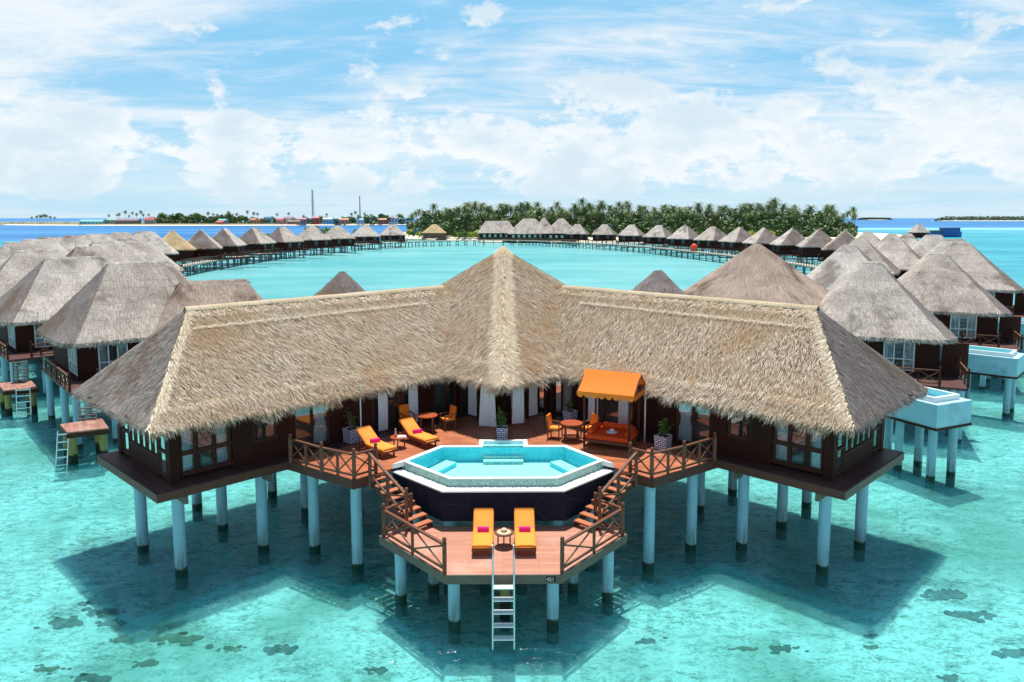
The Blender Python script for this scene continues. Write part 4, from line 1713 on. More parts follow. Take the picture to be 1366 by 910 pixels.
# curtains
def curtain(label, top0, top1, z0, z1, flare=.0, tie=None):
    mb = MB()
    a, b = Vector(top0), Vector(top1)
    n, m = 22, 10
    d = b - a
    nn = Vector((d.y, -d.x, 0)).normalized()
    vs, fs = [], []
    mid = (a + b) / 2
    for j in range(m + 1):
        v = j / m
        z = z1 + (z0 - z1) * v
        sc = 1 + flare * v
        if tie:
            sc *= 1 - tie * math.exp(-((v - .55) / .12) ** 2)
        for i in range(n + 1):
            u = i / n
            p = mid + (a.lerp(b, u) - mid) * sc + nn * (.035 + .02 * v) * math.sin(u * 2 * PI * 5 + .5 * math.sin(v * 3))
            vs.append((p.x, p.y, z))
    for j in range(m):
        for i in range(n):
            fs.append((j * (n + 1) + i, j * (n + 1) + i + 1, (j + 1) * (n + 1) + i + 1, (j + 1) * (n + 1) + i))
    mb.idx(vs, fs, 0, None, True)
    o = mb.build('curtain', M['curtain'])
    off = Vector((mid.x, mid.y, z0))
    o.data.transform(Matrix.Translation(-off))
    o.location = off
    return tag(o, label, 'curtain', 'white curtains of the villa')


curtain('white curtain flaring out on the left of the leafy planter', (-.95, 32.5, 0), (-.42, 32.35, 0), 2.83, 5.2, .5)
curtain('white curtain hanging on the right of the leafy planter', (.42, 32.35, 0), (.9, 32.55, 0), 2.95, 5.2, .12)
for sx, nm in ((1, 'left'), (-1, 'right')):
    def pc(s, t):
        p = P(s, t, 0, sx)
        return (p.x, p.y, 0)
    curtain('white curtain in the %s wing front window, next to the corner post' % nm, pc(1.15, .98), pc(1.58, .98), 2.95, 4.95)
    curtain('white curtain in the %s wing front window, on its inner side' % nm, pc(2.42, .98), pc(2.9, .98), 2.95, 4.95, .15)
    curtain('white tied curtain in the %s wing doorway beside the deck railing' % nm, pc(6.5, .98), pc(7.1, .98), 2.9, 4.95, .1, .35)
    curtain('white curtain in the %s end wall, at the front corner' % nm, pc(.95, 1.05), pc(.95, 1.7), 2.95, 5.1)
    curtain('white curtain in the %s end wall, at the rear corner' % nm, pc(.95, 4.7), pc(.95, 5.4), 2.95, 5.1)
    curtain('white curtain in the %s deck door nearest the planter' % nm, pc(9.45, .66), pc(9.95, .66), 2.85, 5.0)
    curtain('white curtain at the far side of the %s wide deck door' % nm, pc(11.1, .66), pc(11.6, .66), 2.85, 5.0, .1)
    a, b = Vector((-1.6 * sx, 34.25, 0)), Vector((-1.2 * sx, 33.85, 0))
    curtain('white curtain in the %s glass door of the centre bay' % nm, a, b, 2.9, 5.0, .1)

for sx, nm in ((1, 'left'), (-1, 'right')):
    c = P(2.6, 3.4, ZF, sx)
    t = thing('bed', 'white bed with an orange runner inside the %s wing corner room' % nm, 'bed', c, R(45) * sx)
    mb = MB()
    mb.box((0, 0, .2), (2.0, 1.8, .36))
    mb.build('bed_base', M['dwood'], t, False)
    mb = MB()
    cushion(mb, (0, 0, .5), (1.96, 1.78, .24), .07)
    mb.build('mattress', M['white'], t, False)
    mb = MB()
    cushion(mb, (-.55, 0, .635), (.6, 1.84, .04), .015)
    mb.build('bed_runner', M['corange'], t, False)

# ------------------------------------------------------------------ neighbouring bungalows
def rrect(hx, hy, r, n=48):
    pts = []
    per = 4 * (hx + hy) - 8 * r + 2 * PI * r
    segs = [('l', (hx, -hy + r), (hx, hy - r)), ('a', (hx - r, hy - r), 0), ('l', (hx - r, hy), (-hx + r, hy)), ('a', (-hx + r, hy - r), PI / 2),
            ('l', (-hx, hy - r), (-hx, -hy + r)), ('a', (-hx + r, -hy + r), PI), ('l', (-hx + r, -hy), (hx - r, -hy)), ('a', (hx - r, -hy + r), 1.5 * PI)]
    for k in range(n):
        s = per * k / n
        for sg in segs:
            L = (Vector(sg[2]) - Vector(sg[1])).length if sg[0] == 'l' else PI / 2 * r
            if s <= L:
                if sg[0] == 'l':
                    p = Vector(sg[1]).lerp(Vector(sg[2]), s / L)
                    pts.append((p.x, p.y))
                else:
                    a = sg[2] + s / r
                    pts.append((sg[1][0] + r * math.cos(a), sg[1][1] + r * math.sin(a)))
                break
            s -= L
    return pts


def hut_roof(hx, hy, rl, ze, za, os=-1, strands=3000, fr=1400, seed=0, n=48, nr=8, round_=1.5, dark_side=True, wdk=1.0):
    """closed thatched hip roof over a rounded plan; the sea side (os) is the darker, more weathered one"""
    E_ = rrect(hx, hy, round_, n)
    n = len(E_)
    mb = MB()
    rings = []
    for j in range(nr + 1):
        t = j / nr * .985
        ring = []
        for k, (x, y) in enumerate(E_):
            rx = max(-rl, min(rl, x * rl / hx * 1.6))
            px_, py_ = x + (rx - x) * t, y * (1 - t)
            p = Vector((px_, py_, ze + (za - ze) * t))
            o = .07 * nz3(p, .6, seed) + .04 * nz3(p, 1.7, seed) - .22 * t * (1 - t)
            q = Vector((x - rx, y, 0)).normalized() * .6
            ring.append(p + (q + Vector((0, 0, .75))) * o)
        rings.append(ring)

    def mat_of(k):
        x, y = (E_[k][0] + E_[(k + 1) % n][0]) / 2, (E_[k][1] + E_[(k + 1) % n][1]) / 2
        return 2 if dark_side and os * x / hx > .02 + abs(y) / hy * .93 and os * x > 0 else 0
    cum = 0
    for k in range(n):
        k2 = (k + 1) % n
        L = math.hypot(E_[k2][0] - E_[k][0], E_[k2][1] - E_[k][1])
        for j in range(nr):
            h0, h1 = j * .8, (j + 1) * .8
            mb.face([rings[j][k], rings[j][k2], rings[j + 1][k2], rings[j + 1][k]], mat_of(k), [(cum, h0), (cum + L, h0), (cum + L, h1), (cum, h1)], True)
        lo = [rings[0][q] * 1 + Vector((0, 0, -.26)) for q in (k, k2)]
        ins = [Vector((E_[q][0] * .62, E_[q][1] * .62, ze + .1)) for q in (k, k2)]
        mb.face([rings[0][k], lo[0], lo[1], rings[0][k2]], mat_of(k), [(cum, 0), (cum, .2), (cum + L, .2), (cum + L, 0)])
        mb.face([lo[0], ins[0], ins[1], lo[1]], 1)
        cum += L
    mb.face([r_ for r_ in rings[nr]], 0, [(q[0], q[1]) for q in E_])
    # straw
    if strands:
        ka = rng.integers(0, n, strands)
        tt = 1 - np.sqrt(rng.uniform(0.0009, 1, strands))
        Ra = np.array([[list(p) for p in r_] for r_ in rings])
        jf = np.clip(tt / .985 * nr, 0, nr - .001)
        j = jf.astype(int)
        f = (jf - j)[:, None]
        g = rng.uniform(0, 1, strands)[:, None]
        kb = (ka + 1) % n
        lo_ = Ra[j, ka] * (1 - g) + Ra[j, kb] * g
        up_ = Ra[j + 1, ka] * (1 - g) + Ra[j + 1, kb] * g
        Pp = lo_ * (1 - f) + up_ * f
        dn = lo_ - up_
        dn /= np.maximum(np.linalg.norm(dn, axis=1), 1e-6)[:, None]
        ex = Ra[0, kb] - Ra[0, ka]
        ex /= np.maximum(np.linalg.norm(ex, axis=1), 1e-6)[:, None]
        nrm = np.cross(ex, -dn)
        nrm *= np.where(nrm[:, 2:3] < 0, -1, 1)
        a = rng.normal(0, .35, strands)[:, None]
        d = dn * np.cos(a) + ex * np.sin(a)
        sd = ex * np.cos(a) - dn * np.sin(a)
        L = rng.uniform(.2, .42, strands)[:, None]
        Wd = rng.uniform(.012, .024, strands)[:, None] * wdk
        b = Pp - nrm * .03
        V = np.stack([b - sd * Wd, b + sd * Wd, b + d * L + nrm * rng.uniform(.04, .09, strands)[:, None]], 1)
        mk = np.array([mat_of(int(k)) for k in ka])
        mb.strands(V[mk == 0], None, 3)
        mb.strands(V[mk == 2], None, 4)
    if fr:
        pts = [rings[0][k] for k in range(n)] + [rings[0][0]]
        outs = [Vector((p[0] / hx, p[1] / hy, 0)).normalized() * .75 for p in E_]
        fringe(mb, pts, outs + [outs[0]], fr, 3, (.2, .42), (.012 * wdk, .022 * wdk), .95, .2)
    return mb


def hut_cap(rl, za, w=.30):
    mb = MB()
    a, b = Vector((-rl - .12, 0, za - .01)), Vector((rl + .12, 0, za - .01))
    prof = [(-w, -.34), (-w * .6, -.13), (-w * .25, -.03), (w * .25, -.03), (w * .6, -.13), (w, -.34)]
    for (o0, z0), (o1, z1) in zip(prof[:-1], prof[1:]):
        mb.face([a + Vector((0, o0, z0)), b + Vector((0, o0, z0)), b + Vector((0, o1, z1)), a + Vector((0, o1, z1))], 0, [(0, 0), (1, 0), (1, .3), (0, .3)], True)
    for e, s in ((a, -1), (b, 1)):
        mb.face([e + Vector((0, o, z)) for o, z in prof] + [e + Vector((s * .35, 0, -.36))], 0, [(o, z) for o, z in prof] + [(0, 0)])
    return mb


def roofmats(kind):
    if kind == 'grey':
        return [M['grey'], M['soffit'], M['hip'], M['grey_s'], M['hip_s']]
    if kind == 'brown':
        return [M['brown'], M['soffit'], M['brown'], M['brown_s'], M['brown_s']]
    if kind == 'gold':
        return [M['gold'], M['soffit'], M['brown'], M['gold_s'], M['brown_s']]
    return [M['hip'], M['soffit'], M['hip'], M['hip_s'], M['hip_s']]


def pos_ridge(px, py, Y):
    p = aty(px, py, Y)
    return p.x, p.y, p.z


def near_bungalow(label, px, py, Y, hx, hy, rl, rz, os, kind='grey', rise=4.4, seed=1, deck=True, screen=False):
    x, y, za = pos_ridge(px, py, Y)
    t = thing('water_bungalow', label, 'bungalow', (x, y, 0), rz, 'thatched water bungalows')
    ze = za - rise
    zf = ze - 2.25
    hut_roof(hx, hy, rl, ze, za, os, 9000, 3600, seed).build('roof', roofmats(kind), t, False)
    if rl > .4:
        hut_cap(rl, za).build('ridge_cap', roofmats(kind)[0], t, False)
    wx, wy = hx - 1.0, hy - .8
    mb = MB()
    mb.prism([(-wx - .4, -wy - .3), (wx + .4, -wy - .3), (wx + .4, wy + .3), (-wx - .4, wy + .3)], zf - .3, zf)
    mb.build('floor_platform', M['dwall'], t, False)
    mb = MB()
    wins = [(-wx * .78, -wx * .42), (wx * .2, wx * .66)]
    h0, h1 = zf + .15, ze - .1

    def wall_run(axis, fixed, a0, a1, openings):
        cur = a0
        for o0, o1 in sorted(openings) + [(a1, a1)]:
            if o0 > cur:
                c = (cur + o0) / 2
                if axis == 'x':
                    mb.box((c, fixed, (zf + ze + .3) / 2), (o0 - cur, .14, ze + .3 - zf))
                else:
                    mb.box((fixed, c, (zf + ze + .3) / 2), (.14, o0 - cur, ze + .3 - zf))
            if o1 > o0:
                c = (o1 + o0) / 2
                for z0, z1 in ((zf, h0), (h1, ze + .3)):
                    if axis == 'x':
                        mb.box((c, fixed, (z0 + z1) / 2), (o1 - o0, .14, z1 - z0))
                    else:
                        mb.box((fixed, c, (z0 + z1) / 2), (.14, o1 - o0, z1 - z0))
            cur = max(cur, o1)
    side = [(-wy * .92, -wy * .3)]
    wall_run('x', -wy, -wx, wx, wins)
    wall_run('x', wy, -wx, wx, [])
    wall_run('y', os * wx, -wy + .07, wy - .07, side)
    wall_run('y', -os * wx, -wy + .07, wy - .07, [])
    mb.build('wall', M['dwall'], t, False)

    def win(axis, fixed, a0, a1, out):
        mf, mp, mc = MB(), MB(), MB()
        nn = 3
        for k in range(nn + 1):
            a = a0 + .04 + (a1 - a0 - .08) * k / nn
            p = (a, fixed + out * .05) if axis == 'x' else (fixed + out * .05, a)
            mf.box((p[0], p[1], (h0 + h1) / 2), (.08, .08, h1 - h0))
        for z in (h0 + .04, h0 + (h1 - h0) * .36, h1 - .04):
            c = (a0 + a1) / 2
            if axis == 'x':
                mf.box((c, fixed + out * .052, z), (a1 - a0, .07, .075))
            else:
                mf.box((fixed + out * .052, c, z), (.07, a1 - a0, .075))
        f = mf.build('window', M['whitef'], t, False)
        if axis == 'x':
            mp.face([(a0, fixed, h0), (a1, fixed, h0), (a1, fixed, h1), (a0, fixed, h1)])
        else:
            mp.face([(fixed, a0, h0), (fixed, a1, h0), (fixed, a1, h1), (fixed, a0, h1)])
        mp.build('pane', M['glass'], f, False)
        for q0, q1 in ((a0 + .05, a0 + (a1 - a0) * .3), (a1 - (a1 - a0) * .3, a1 - .05)):
            for k in range(8):
                u0, u1 = q0 + (q1 - q0) * k / 8, q0 + (q1 - q0) * (k + 1) / 8
                o0, o1 = -out * (.15 + .05 * (k % 2)), -out * (.15 + .05 * ((k + 1) % 2))
                if axis == 'x':
                    mc.face([(u0, fixed + o0, h0), (u1, fixed + o1, h0), (u1, fixed + o1, h1), (u0, fixed + o0, h1)])
                else:
                    mc.face([(fixed + o0, u0, h0), (fixed + o1, u1, h0), (fixed + o1, u1, h1), (fixed + o0, u0, h1)])
        mc.build('curtain', M['curtain'], f, False)
    for a0, a1 in wins:
        win('x', -wy, a0, a1, -1)
    for a0, a1 in side:
        win('y', os * wx, a0, a1, os)
    dx1 = os * (hx + .15)
    dy0 = -(hy + 2.6)
    if deck:
        mb = MB()
        xa, xb = sorted((os * (wx + .42), dx1))
        mb.prism([(xa, dy0), (xb, dy0), (xb, 1.4), (xa, 1.4)], zf - .16, zf - .02)
        xc, xd = sorted((os * (wx + .41), os * 1.2))
        mb.prism([(xc, dy0), (xd, dy0), (xd, -wy - .32), (xc, -wy - .32)], zf - .16, zf - .02)
        mb.build('deck', M['floor'], t, False)
        railing(t, [(dx1, 1.3, zf), (dx1, dy0 / 2, zf), (dx1, dy0 + .1, zf)], [3, 3], 'dwood', .9, mats_rail='rwood', world=False)
        railing(t, [(os * 1.3, dy0 + .06, zf), (dx1 - os * 1.4, dy0 + .06, zf)], [2], 'dwood', .9, mats_rail='rwood', world=False)
    sts = [(ax * wx * .92, by * wy * .92) for ax in (-1, 0, 1) for by in (-1, 0, 1)]
    if deck:
        sts += [(dx1 - os * .3, dy0 + .3), (dx1 - os * .3, dy0 / 2), (dx1 - os * 2.2, dy0 + .3), (dx1 - os * .3, 1.0)]
    for a, b in sts:
        mb = MB()
        mb.tube([(a, b, WZ - 1.1), (a, b, zf - .1)], .2, 12)
        mb.build('stilt', M['stilt'], t, False)
    if screen:
        mb = MB()
        mb.box((os * (wx + 1.0), -wy + 1.0, zf + .95), (1.4, .08, 1.9))
        for k in range(6):
            mb.box((os * (wx + .4 + k * .22), -wy + .945, zf + .95), (.03, .05, 1.9))
        mb.build('privacy_screen', M['dwood'], t, False)
    return t, ze, zf


near_bungalow('grey thatched bungalow with orange-brown eave corner just behind the left straw wing', 185, 348, 49.5, 5.5, 4.7, 1.75, R(40), -1, 'grey', seed=3)
near_bungalow('pale grey bungalow at the left edge, its long ridge behind the brownish-hipped one', 98, 342, 61, 5.9, 5.0, 1.9, R(42), -1, 'grey', seed=5)
near_bungalow('low brownish thatched roof peeping out between left straw wing and grey bungalow', 285, 373, 50, 4.6, 4.2, 2.0, R(30), -1, 'brown', 3.6, seed=7, deck=False)
near_bungalow('round-eaved grey bungalow behind the right straw wing, beside the nearest plunge pool', 1163, 348, 49.5, 4.75, 4.75, .42, R(-24), 1, 'grey', seed=9, screen=True)
near_bungalow('light grey bungalow second along the right shore, above the long plunge pool', 1252, 336.5, 62, 4.9, 4.9, .45, R(-26), 1, 'grey', seed=11, screen=True)
near_bungalow('light grey bungalow third along the right shore, white patch on its peak', 1283, 322.5, 76.5, 5.2, 5.2, .6, R(-28), 1, 'grey', seed=13, screen=True)
near_bungalow('tall brown-stained pyramid roof directly behind the right straw ridge', 1010, 324.5, 52, 6.4, 6.4, .16, R(-40), 1, 'brown', 5.3, seed=15, deck=False)
near_bungalow('small grey cone roof peeping over the left straw ridge', 456, 361, 50, 3.3, 3.3, .12, R(20), -1, 'hipk', 3.2, seed=17, deck=False)
near_bungalow('small dark rounded cone roof peeping over the right straw ridge', 878, 360, 50, 3.4, 3.4, .2, R(-10), 1, 'hipk', 3.0, seed=19, deck=False)

# small prototypes for everything farther away


def far_proto(label, kind, hx, hy, rl, os, rise=4.5, seed=0, strands=2600, jetty=True, wdk=1.8):
    t = thing('water_bungalow', label, 'bungalow', (0, 0, 0), 0, 'thatched water bungalows')
    za = 9.2
    ze = za - rise
    zf = ze - 2.5
    hut_roof(hx, hy, rl, ze, za, os, strands, 900, seed, 36, 6, wdk=wdk).build('roof', roofmats(kind), t, False)
    hut_cap(rl, za, .32).build('ridge_cap', roofmats(kind)[0], t, False)
    wx, wy = hx - .8, hy - .7
    mb = MB()
    for (cx_, cy_, sx_, sy_) in ((0, -wy, 2 * wx, .15), (0, wy, 2 * wx, .15), (-wx, 0, .15, 2 * wy - .16), (wx, 0, .15, 2 * wy - .16)):
        mb.box((cx_, cy_, (zf + ze + .3) / 2), (sx_, sy_, ze + .3 - zf))
    mb.build('wall', M['dwall'], t, False)
    for x in (-wx * .5, wx * .55):
        mb = MB()
        mb.box((x, -wy - .09, zf + 1.25), (1.3, .06, 1.7))
        mb.build('window', M['winfar'], t, False)
    mb = MB()
    mb.prism([(-hx, -hy - .6), (hx, -hy - .6), (hx, hy), (-hx, hy)], zf - .3, zf)
    if jetty:
        mb.prism([(-1, -hy - 11), (1, -hy - 11), (1, -hy - .61), (-1, -hy - .61)], zf - .25, zf - .05)
    mb.build('floor_platform', M['dwall'], t, False)
    if jetty:
        mb = MB()
        for k in range(8):
            for x in (-.95, .95):
                mb.box((x, -hy - 10.8 + k * 1.45, zf + .45), (.07, .07, 1.0))
        for x in (-.95, .95):
            mb.bar((x, -hy - 11, zf + .93), (x, -hy - .7, zf + .93), .07, .07)
        for k in range(9):
            x = -hx + .1 + k * (2 * hx - .2) / 8
            mb.box((x, -hy - .55, zf + .5), (.08, .08, 1.0))
        mb.bar((-hx, -hy - .55, zf + 1.0), (hx, -hy - .55, zf + 1.0), .08, .08)
        mb.build('railing', M['dwood'], t, False)
    for ax in (-1, 0, 1):
        for by in (-1, 1):
            mb = MB()
            mb.box((ax * (hx - .6), by * (hy - .7), (WZ - 1.2 + zf - .25) / 2), (.4, .4, zf - .25 - WZ + 1.2))
            mb.build('stilt', M['stilt'], t, False)
    return t


M['winfar'] = simple('far_window', srgb(60, 92, 98), .25, .2, 3)
pA = far_proto('', 'grey', 5.6, 4.9, 1.6, -1, seed=21)
pB = far_proto('', 'grey', 5.1, 5.1, .55, 1, seed=23)
pC = far_proto('', 'grey', 5.2, 5.0, 1.1, 1, seed=25)
pG = far_proto('', 'gold', 5.6, 5.0, 1.5, 1, seed=27)
RCX, RCY = 0, 215
ORD = ['first', 'second', 'third', 'fourth', 'fifth', 'sixth', 'seventh', 'eighth', 'ninth', 'tenth', 'eleventh', 'twelfth', 'thirteenth']
used_p = set()


def place(proto, px, py, label, Y=None, rz=None, za=9.2):
    if Y is None:
        Y = (12 - za) * F / (py - HZ) * .985
    p = aty(px, py, Y)
    o = proto if id(proto) not in used_p else copy_tree(proto)
    used_p.add(id(proto))
    sc = p.z / 9.2
    o.location = (p.x, p.y, 0)
    o.scale = (1, 1, sc if .8 < sc < 1.25 else 1)
    if rz is None:
        d = Vector((RCX - p.x, RCY - p.y))
        rz = math.atan2(d.y, d.x) + PI / 2
    o.rotation_euler = (0, 0, rz)
    o['label'] = label
    o['category'] = 'bungalow'
    o['group'] = 'thatched water bungalows'
    return o


farL = [(267.6, 305.7, 188), (299.4, 304.4, 206), (339, 303.4, 224), (376.3, 302.6, 238), (415.8, 301.6, 259), (449.9, 301, 276), (487.2, 300, 308), (523.4, 299.4, 330)]
for i, (px, py, Y) in enumerate(farL):
    place(pA if i < 4 else pC, px, py, '%s grey bungalow right of the golden one in the far left row' % ORD[i], Y)
farR = [(770.5, 298.9, 352), (806.6, 299.1, 340), (842.8, 299.6, 322), (879, 300.4, 296), (914, 301.3, 272), (951.5, 302, 254), (986.7, 302.8, 238), (1019.6, 303.6, 222), (1057, 304.3, 210), (1093, 305.2, 196), (1128, 306.6, 178)]
for i, (px, py, Y) in enumerate(farR):
    place(pC if i < 6 else pB, px, py, '%s grey bungalow counting rightwards along the palm island boardwalk' % ORD[i], Y)
place(pG, 229.7, 306.2, 'golden-thatched bungalow among grey ones on the left', 180)
cl = [(193.4, 308.4, 158), (160.4, 309.7, 148), (128, 311.8, 134), (103, 313.6, 123), (69, 316, 111), (51, 318.6, 101), (30, 322, 90), (50, 333, 70.5)]
for i, (px, py, Y) in enumerate(cl):
    place(pA, px, py, '%s grey roof left of the golden bungalow along the outer left row' % ORD[i], Y, R(38))
cl2 = [(176, 317.6, 105), (144, 321.3, 92), (125, 327.8, 77)]
for i, (px, py, Y) in enumerate(cl2):
    place(pA, px, py, '%s grey roof of the inner left row, counted from the boardwalk' % ORD[i], Y, R(48))
cr = [(1132.5, 326.3, 79), (1193, 315.5, 112), (1211, 311.4, 137), (1158, 308.5, 160), (1190, 311.8, 135), (1148, 317.7, 105)]
for i, (px, py, Y) in enumerate(cr):
    place(pB, px, py, '%s roof in the inner grey cluster behind the right bungalows, nearest first' % ORD[i], Y if i else 79, R(-30))
cr2 = [(1272, 318.3, 102), (1245, 312.9, 127)]
for i, (px, py, Y) in enumerate(cr2):
    place(pC, px, py, '%s roof behind the white-patched bungalow on the outer right row' % ORD[i], Y, R(-28))

# plunge pools on the right


def plunge(label, N, Rr, Lf, zt, hgt, Ln, Wn):
    N, Rr, Lf = Vector(N), Vector(Rr), Vector(Lf)
    e1 = (Lf - N)
    e1.z = 0
    e1.normalize()
    e2 = Vector((-e1.y, e1.x, 0))
    if e2.dot(Rr - N) < 0:
        e2 = -e2
    t = thing('plunge_pool', label, 'plunge pool', (N.x, N.y, zt - hgt), 0, 'boxy raised plunge pools')

    def q(a, b):
        p = N + e1 * a + e2 * b
        return (p.x, p.y)
    mb = MB()
    # ring of walls, open basin on top
    mb.prism([q(0, 0), q(Ln, 0), q(Ln, Wn), q(0, Wn)], zt - hgt + .12, zt - .35)
    i_ = (.42, Ln - .2, .34, Wn - .36)
    for (a0, a1, b0, b1) in ((0, i_[0], 0, Wn), (i_[1], Ln, 0, Wn), (i_[0], i_[1], 0, i_[2]), (i_[0], i_[1], i_[3], Wn)):
        mb.prism([q(a0, b0), q(a1, b0), q(a1, b1), q(a0, b1)], zt - .35, zt)
    mb.build('pool_body', M['poolbox'], t)
    mb = MB()
    z1 = zt + .24
    for (a0, a1, b0, b1) in ((i_[0] - .02, i_[0] + .14, i_[2] - .02, i_[3] + .02), (i_[1] - .2, i_[1], i_[2] - .02, i_[3] + .02), (i_[0] + .14, i_[1] - .2, i_[2] - .02, i_[2] + .14), (i_[0] + .14, i_[1] - .2, i_[3] - .14, i_[3] + .02)):
        mb.prism([q(a0, b0), q(a1, b0), q(a1, b1), q(a0, b1)], zt + .003, z1)
    mb.build('rim', M['white'], t)
    mb = MB()
    z2 = zt - .33
    mb.face([q(i_[0], i_[2]) + (z2,), q(i_[1], i_[2]) + (z2,), q(i_[1], i_[3]) + (z2,), q(i_[0], i_[3]) + (z2,)])
    mb.build('basin', M['ptile2'], t)
    mb = MB()
    z2 = zt + .215
    mb.face([q(i_[0] + .1, i_[2] + .1) + (z2,), q(i_[1] - .1, i_[2] + .1) + (z2,), q(i_[1] - .1, i_[3] - .1) + (z2,), q(i_[0] + .1, i_[3] - .1) + (z2,)])
    mb.build('pool_water', M['pool'], t)
    mb = MB()
    mb.prism([q(-.04, -.04), q(Ln, -.04), q(Ln, Wn + .04), q(-.04, Wn + .04)], zt - hgt, zt - hgt + .118)
    mb.build('floor_platform', M['dwood'], t)
    for a in (.5, Ln * .5, Ln - .5):
        for b in (.5, Wn - .5):
            x, y = q(a, b)
            mb = MB()
            mb.tube([(x, y, WZ - 1.1), (x, y, zt - hgt + .02)], .2, 12)
            mb.build('stilt', M['stilt'], t)
    return t


M['poolbox'] = simple('pale_blue_render', srgb(172, 214, 228), .6, .06, 2, .3, .08, 0.0, srgb(136, 178, 192))
zt = 3.2
plunge('near pale plunge pool on stilts behind the right villa hip', atz(1251, 541, zt), atz(1282, 525, zt), atz(1220, 533.5, zt), zt, 1.25, 4.6, 2.5)
plunge('long pale plunge pool on stilts at the right edge, second from the villa', atz(1358, 479, zt), atz(1400, 465, zt), atz(1295, 472.3, zt), zt, 1.3, 6.2, 2.6)
plunge('pale plunge pool cut by the right picture edge, farthest from the villa', atz(1420, 436, zt), atz(1450, 428, zt), atz(1354, 431, zt), zt, 1.3, 6.4, 2.6)


# left swim platforms with ladders
def small_platform(label, q4, z, up, down):
    c = sum((Vector(p) for p in q4), Vector()) / 4
    t = thing('swim_platform', label, 'platform', (c.x, c.y, z), 0, 'small swim platforms on the left')
    mb = MB()
    mb.prism([(p.x, p.y) for p in q4], z - .08, z)
    mb.build('deck', M['splank'], t)
    mb = MB()
    for i in range(4):
        a, b = q4[i], q4[(i + 1) % 4]
        mb.bar((a.x, a.y, z - .2), (b.x, b.y, z - .2), .08, .22)
    mb.build('fascia_board', M['dwood'], t)
    for p in q4:
        p2 = p.lerp(c, .25)
        mb = MB()
        mb.tube([(p2.x, p2.y, WZ - 1.1), (p2.x, p2.y, z - .1)], .2, 10)
        mb.build('stilt', M['ostilt'], t)
    for (a, b, n, wv) in (up, down):
        a, b = Vector(a), Vector(b)
        d = (b - a)
        sdv = Vector((0.9, .35, 0)).normalized() * wv
        mb = MB()
        for s in (-1, 1):
            mb.tube([a + sdv * s, b + sdv * s], .035, 8)
        for k in range(n):
            p = a + d * ((k + .5) / n)
            mb.bar(p - sdv, p + sdv, .14, .05)
        mb.build('ladder', M['steel'] if b.z < z - .5 else M['oldwood'], t)
    return t


q1 = [atz(80, 566, 1.1), atz(90, 577, 1.1), atz(145, 571, 1.1), atz(136, 558, 1.1)]
small_platform('small plank swim platform beside the left straw wing', q1, 1.1, (aty(118, 542, 40.5), q1[3].lerp(q1[0], .35), 4, .4), (q1[0].lerp(q1[1], .9) + Vector((-.1, -.1, .1)), Vector((q1[1].x - .3, q1[1].y - .3, WZ - .6)), 6, .25))
q2 = [atz(-4, 511, 1.1), atz(5, 521, 1.1), atz(50, 517, 1.1), atz(42, 508, 1.1)]
small_platform('small plank swim platform with white ladders at the left edge', q2, 1.1, (aty(27, 481, 49.6), q2[3].lerp(q2[0], .3), 6, .42), (q2[1].lerp(q2[2], .6) + Vector((0, -.1, .15)), Vector((q2[1].lerp(q2[2], .75).x, q2[1].lerp(q2[2], .75).y - .7, WZ - .5)), 6, .38))

# ------------------------------------------------------------------ boardwalk ring
ring = [(-67.5, 148), (-69, 162), (-70.5, 191), (-69, 225), (-67.8, 251), (-61, 281), (-51.6, 303), (-36.7, 328), (-20, 343), (-5, 349), (10, 343), (34, 311), (45, 288), (53, 262), (59, 228), (63.5, 200), (66, 168), (65.5, 150)]


def catmull(pts, m=14):
    out = []
    P_ = [pts[0]] + pts + [pts[-1]]
    for i in range(1, len(P_) - 2):
        a, b, c, d = [Vector(q) for q in P_[i - 1:i + 3]]
        for k in range(m):
            t = k / m
            out.append(.5 * ((2 * b) + (c - a) * t + (2 * a - 5 * b + 4 * c - d) * t * t + (3 * b - a - 3 * c + d) * t ** 3))
    out.append(Vector(pts[-1]))
    return out


rp = catmull(ring)
cum = [0]
for a, b in zip(rp[:-1], rp[1:]):
    cum.append(cum[-1] + (b - a).length)


def along(s):
    for i in range(len(rp) - 1):
        if cum[i + 1] >= s:
            f = (s - cum[i]) / max(1e-6, cum[i + 1] - cum[i])
            p = rp[i].lerp(rp[i + 1], f)
            d = (rp[i + 1] - rp[i]).normalized()
            return p, Vector((-d.y, d.x))
    return rp[-1], Vector((1, 0))


TOT = cum[-1]
bw = thing('boardwalk', 'long curved timber boardwalk on trestles ringing the turquoise lagoon', 'boardwalk', (0, 215, 0))
ZW = 1.9
mb = MB()
n = 150
for k in range(n):
    (a, na), (b, nb) = along(TOT * k / n), along(TOT * (k + 1) / n)
    c = [a + na * 1.2, b + nb * 1.2, b - nb * 1.2, a - na * 1.2]
    mb.idx([(p.x, p.y, ZW) for p in c] + [(p.x, p.y, ZW - .3) for p in c], [(0, 3, 2, 1), (4, 5, 6, 7), (0, 1, 5, 4), (2, 3, 7, 6)])
mb.build('walk_deck', M['walk'] if 'walk' in M else M['oldwood'], bw)
for sgn in (-1, 1):
    mb = MB()
    for k in range(n):
        (a, na), (b, nb) = along(TOT * k / n), along(TOT * (k + 1) / n)
        a, b = a + na * 1.15 * sgn, b + nb * 1.15 * sgn
        mb.bar((a.x, a.y, ZW + .95), (b.x, b.y, ZW + .95), .1, .09)
    for k in range(290):
        a, na = along(TOT * k / 290)
        a = a + na * 1.15 * sgn
        mb.box((a.x, a.y, ZW + .46), (.11, .11, .95))
    mb.build('railing', M['oldwood'], bw)
proto_tr = None
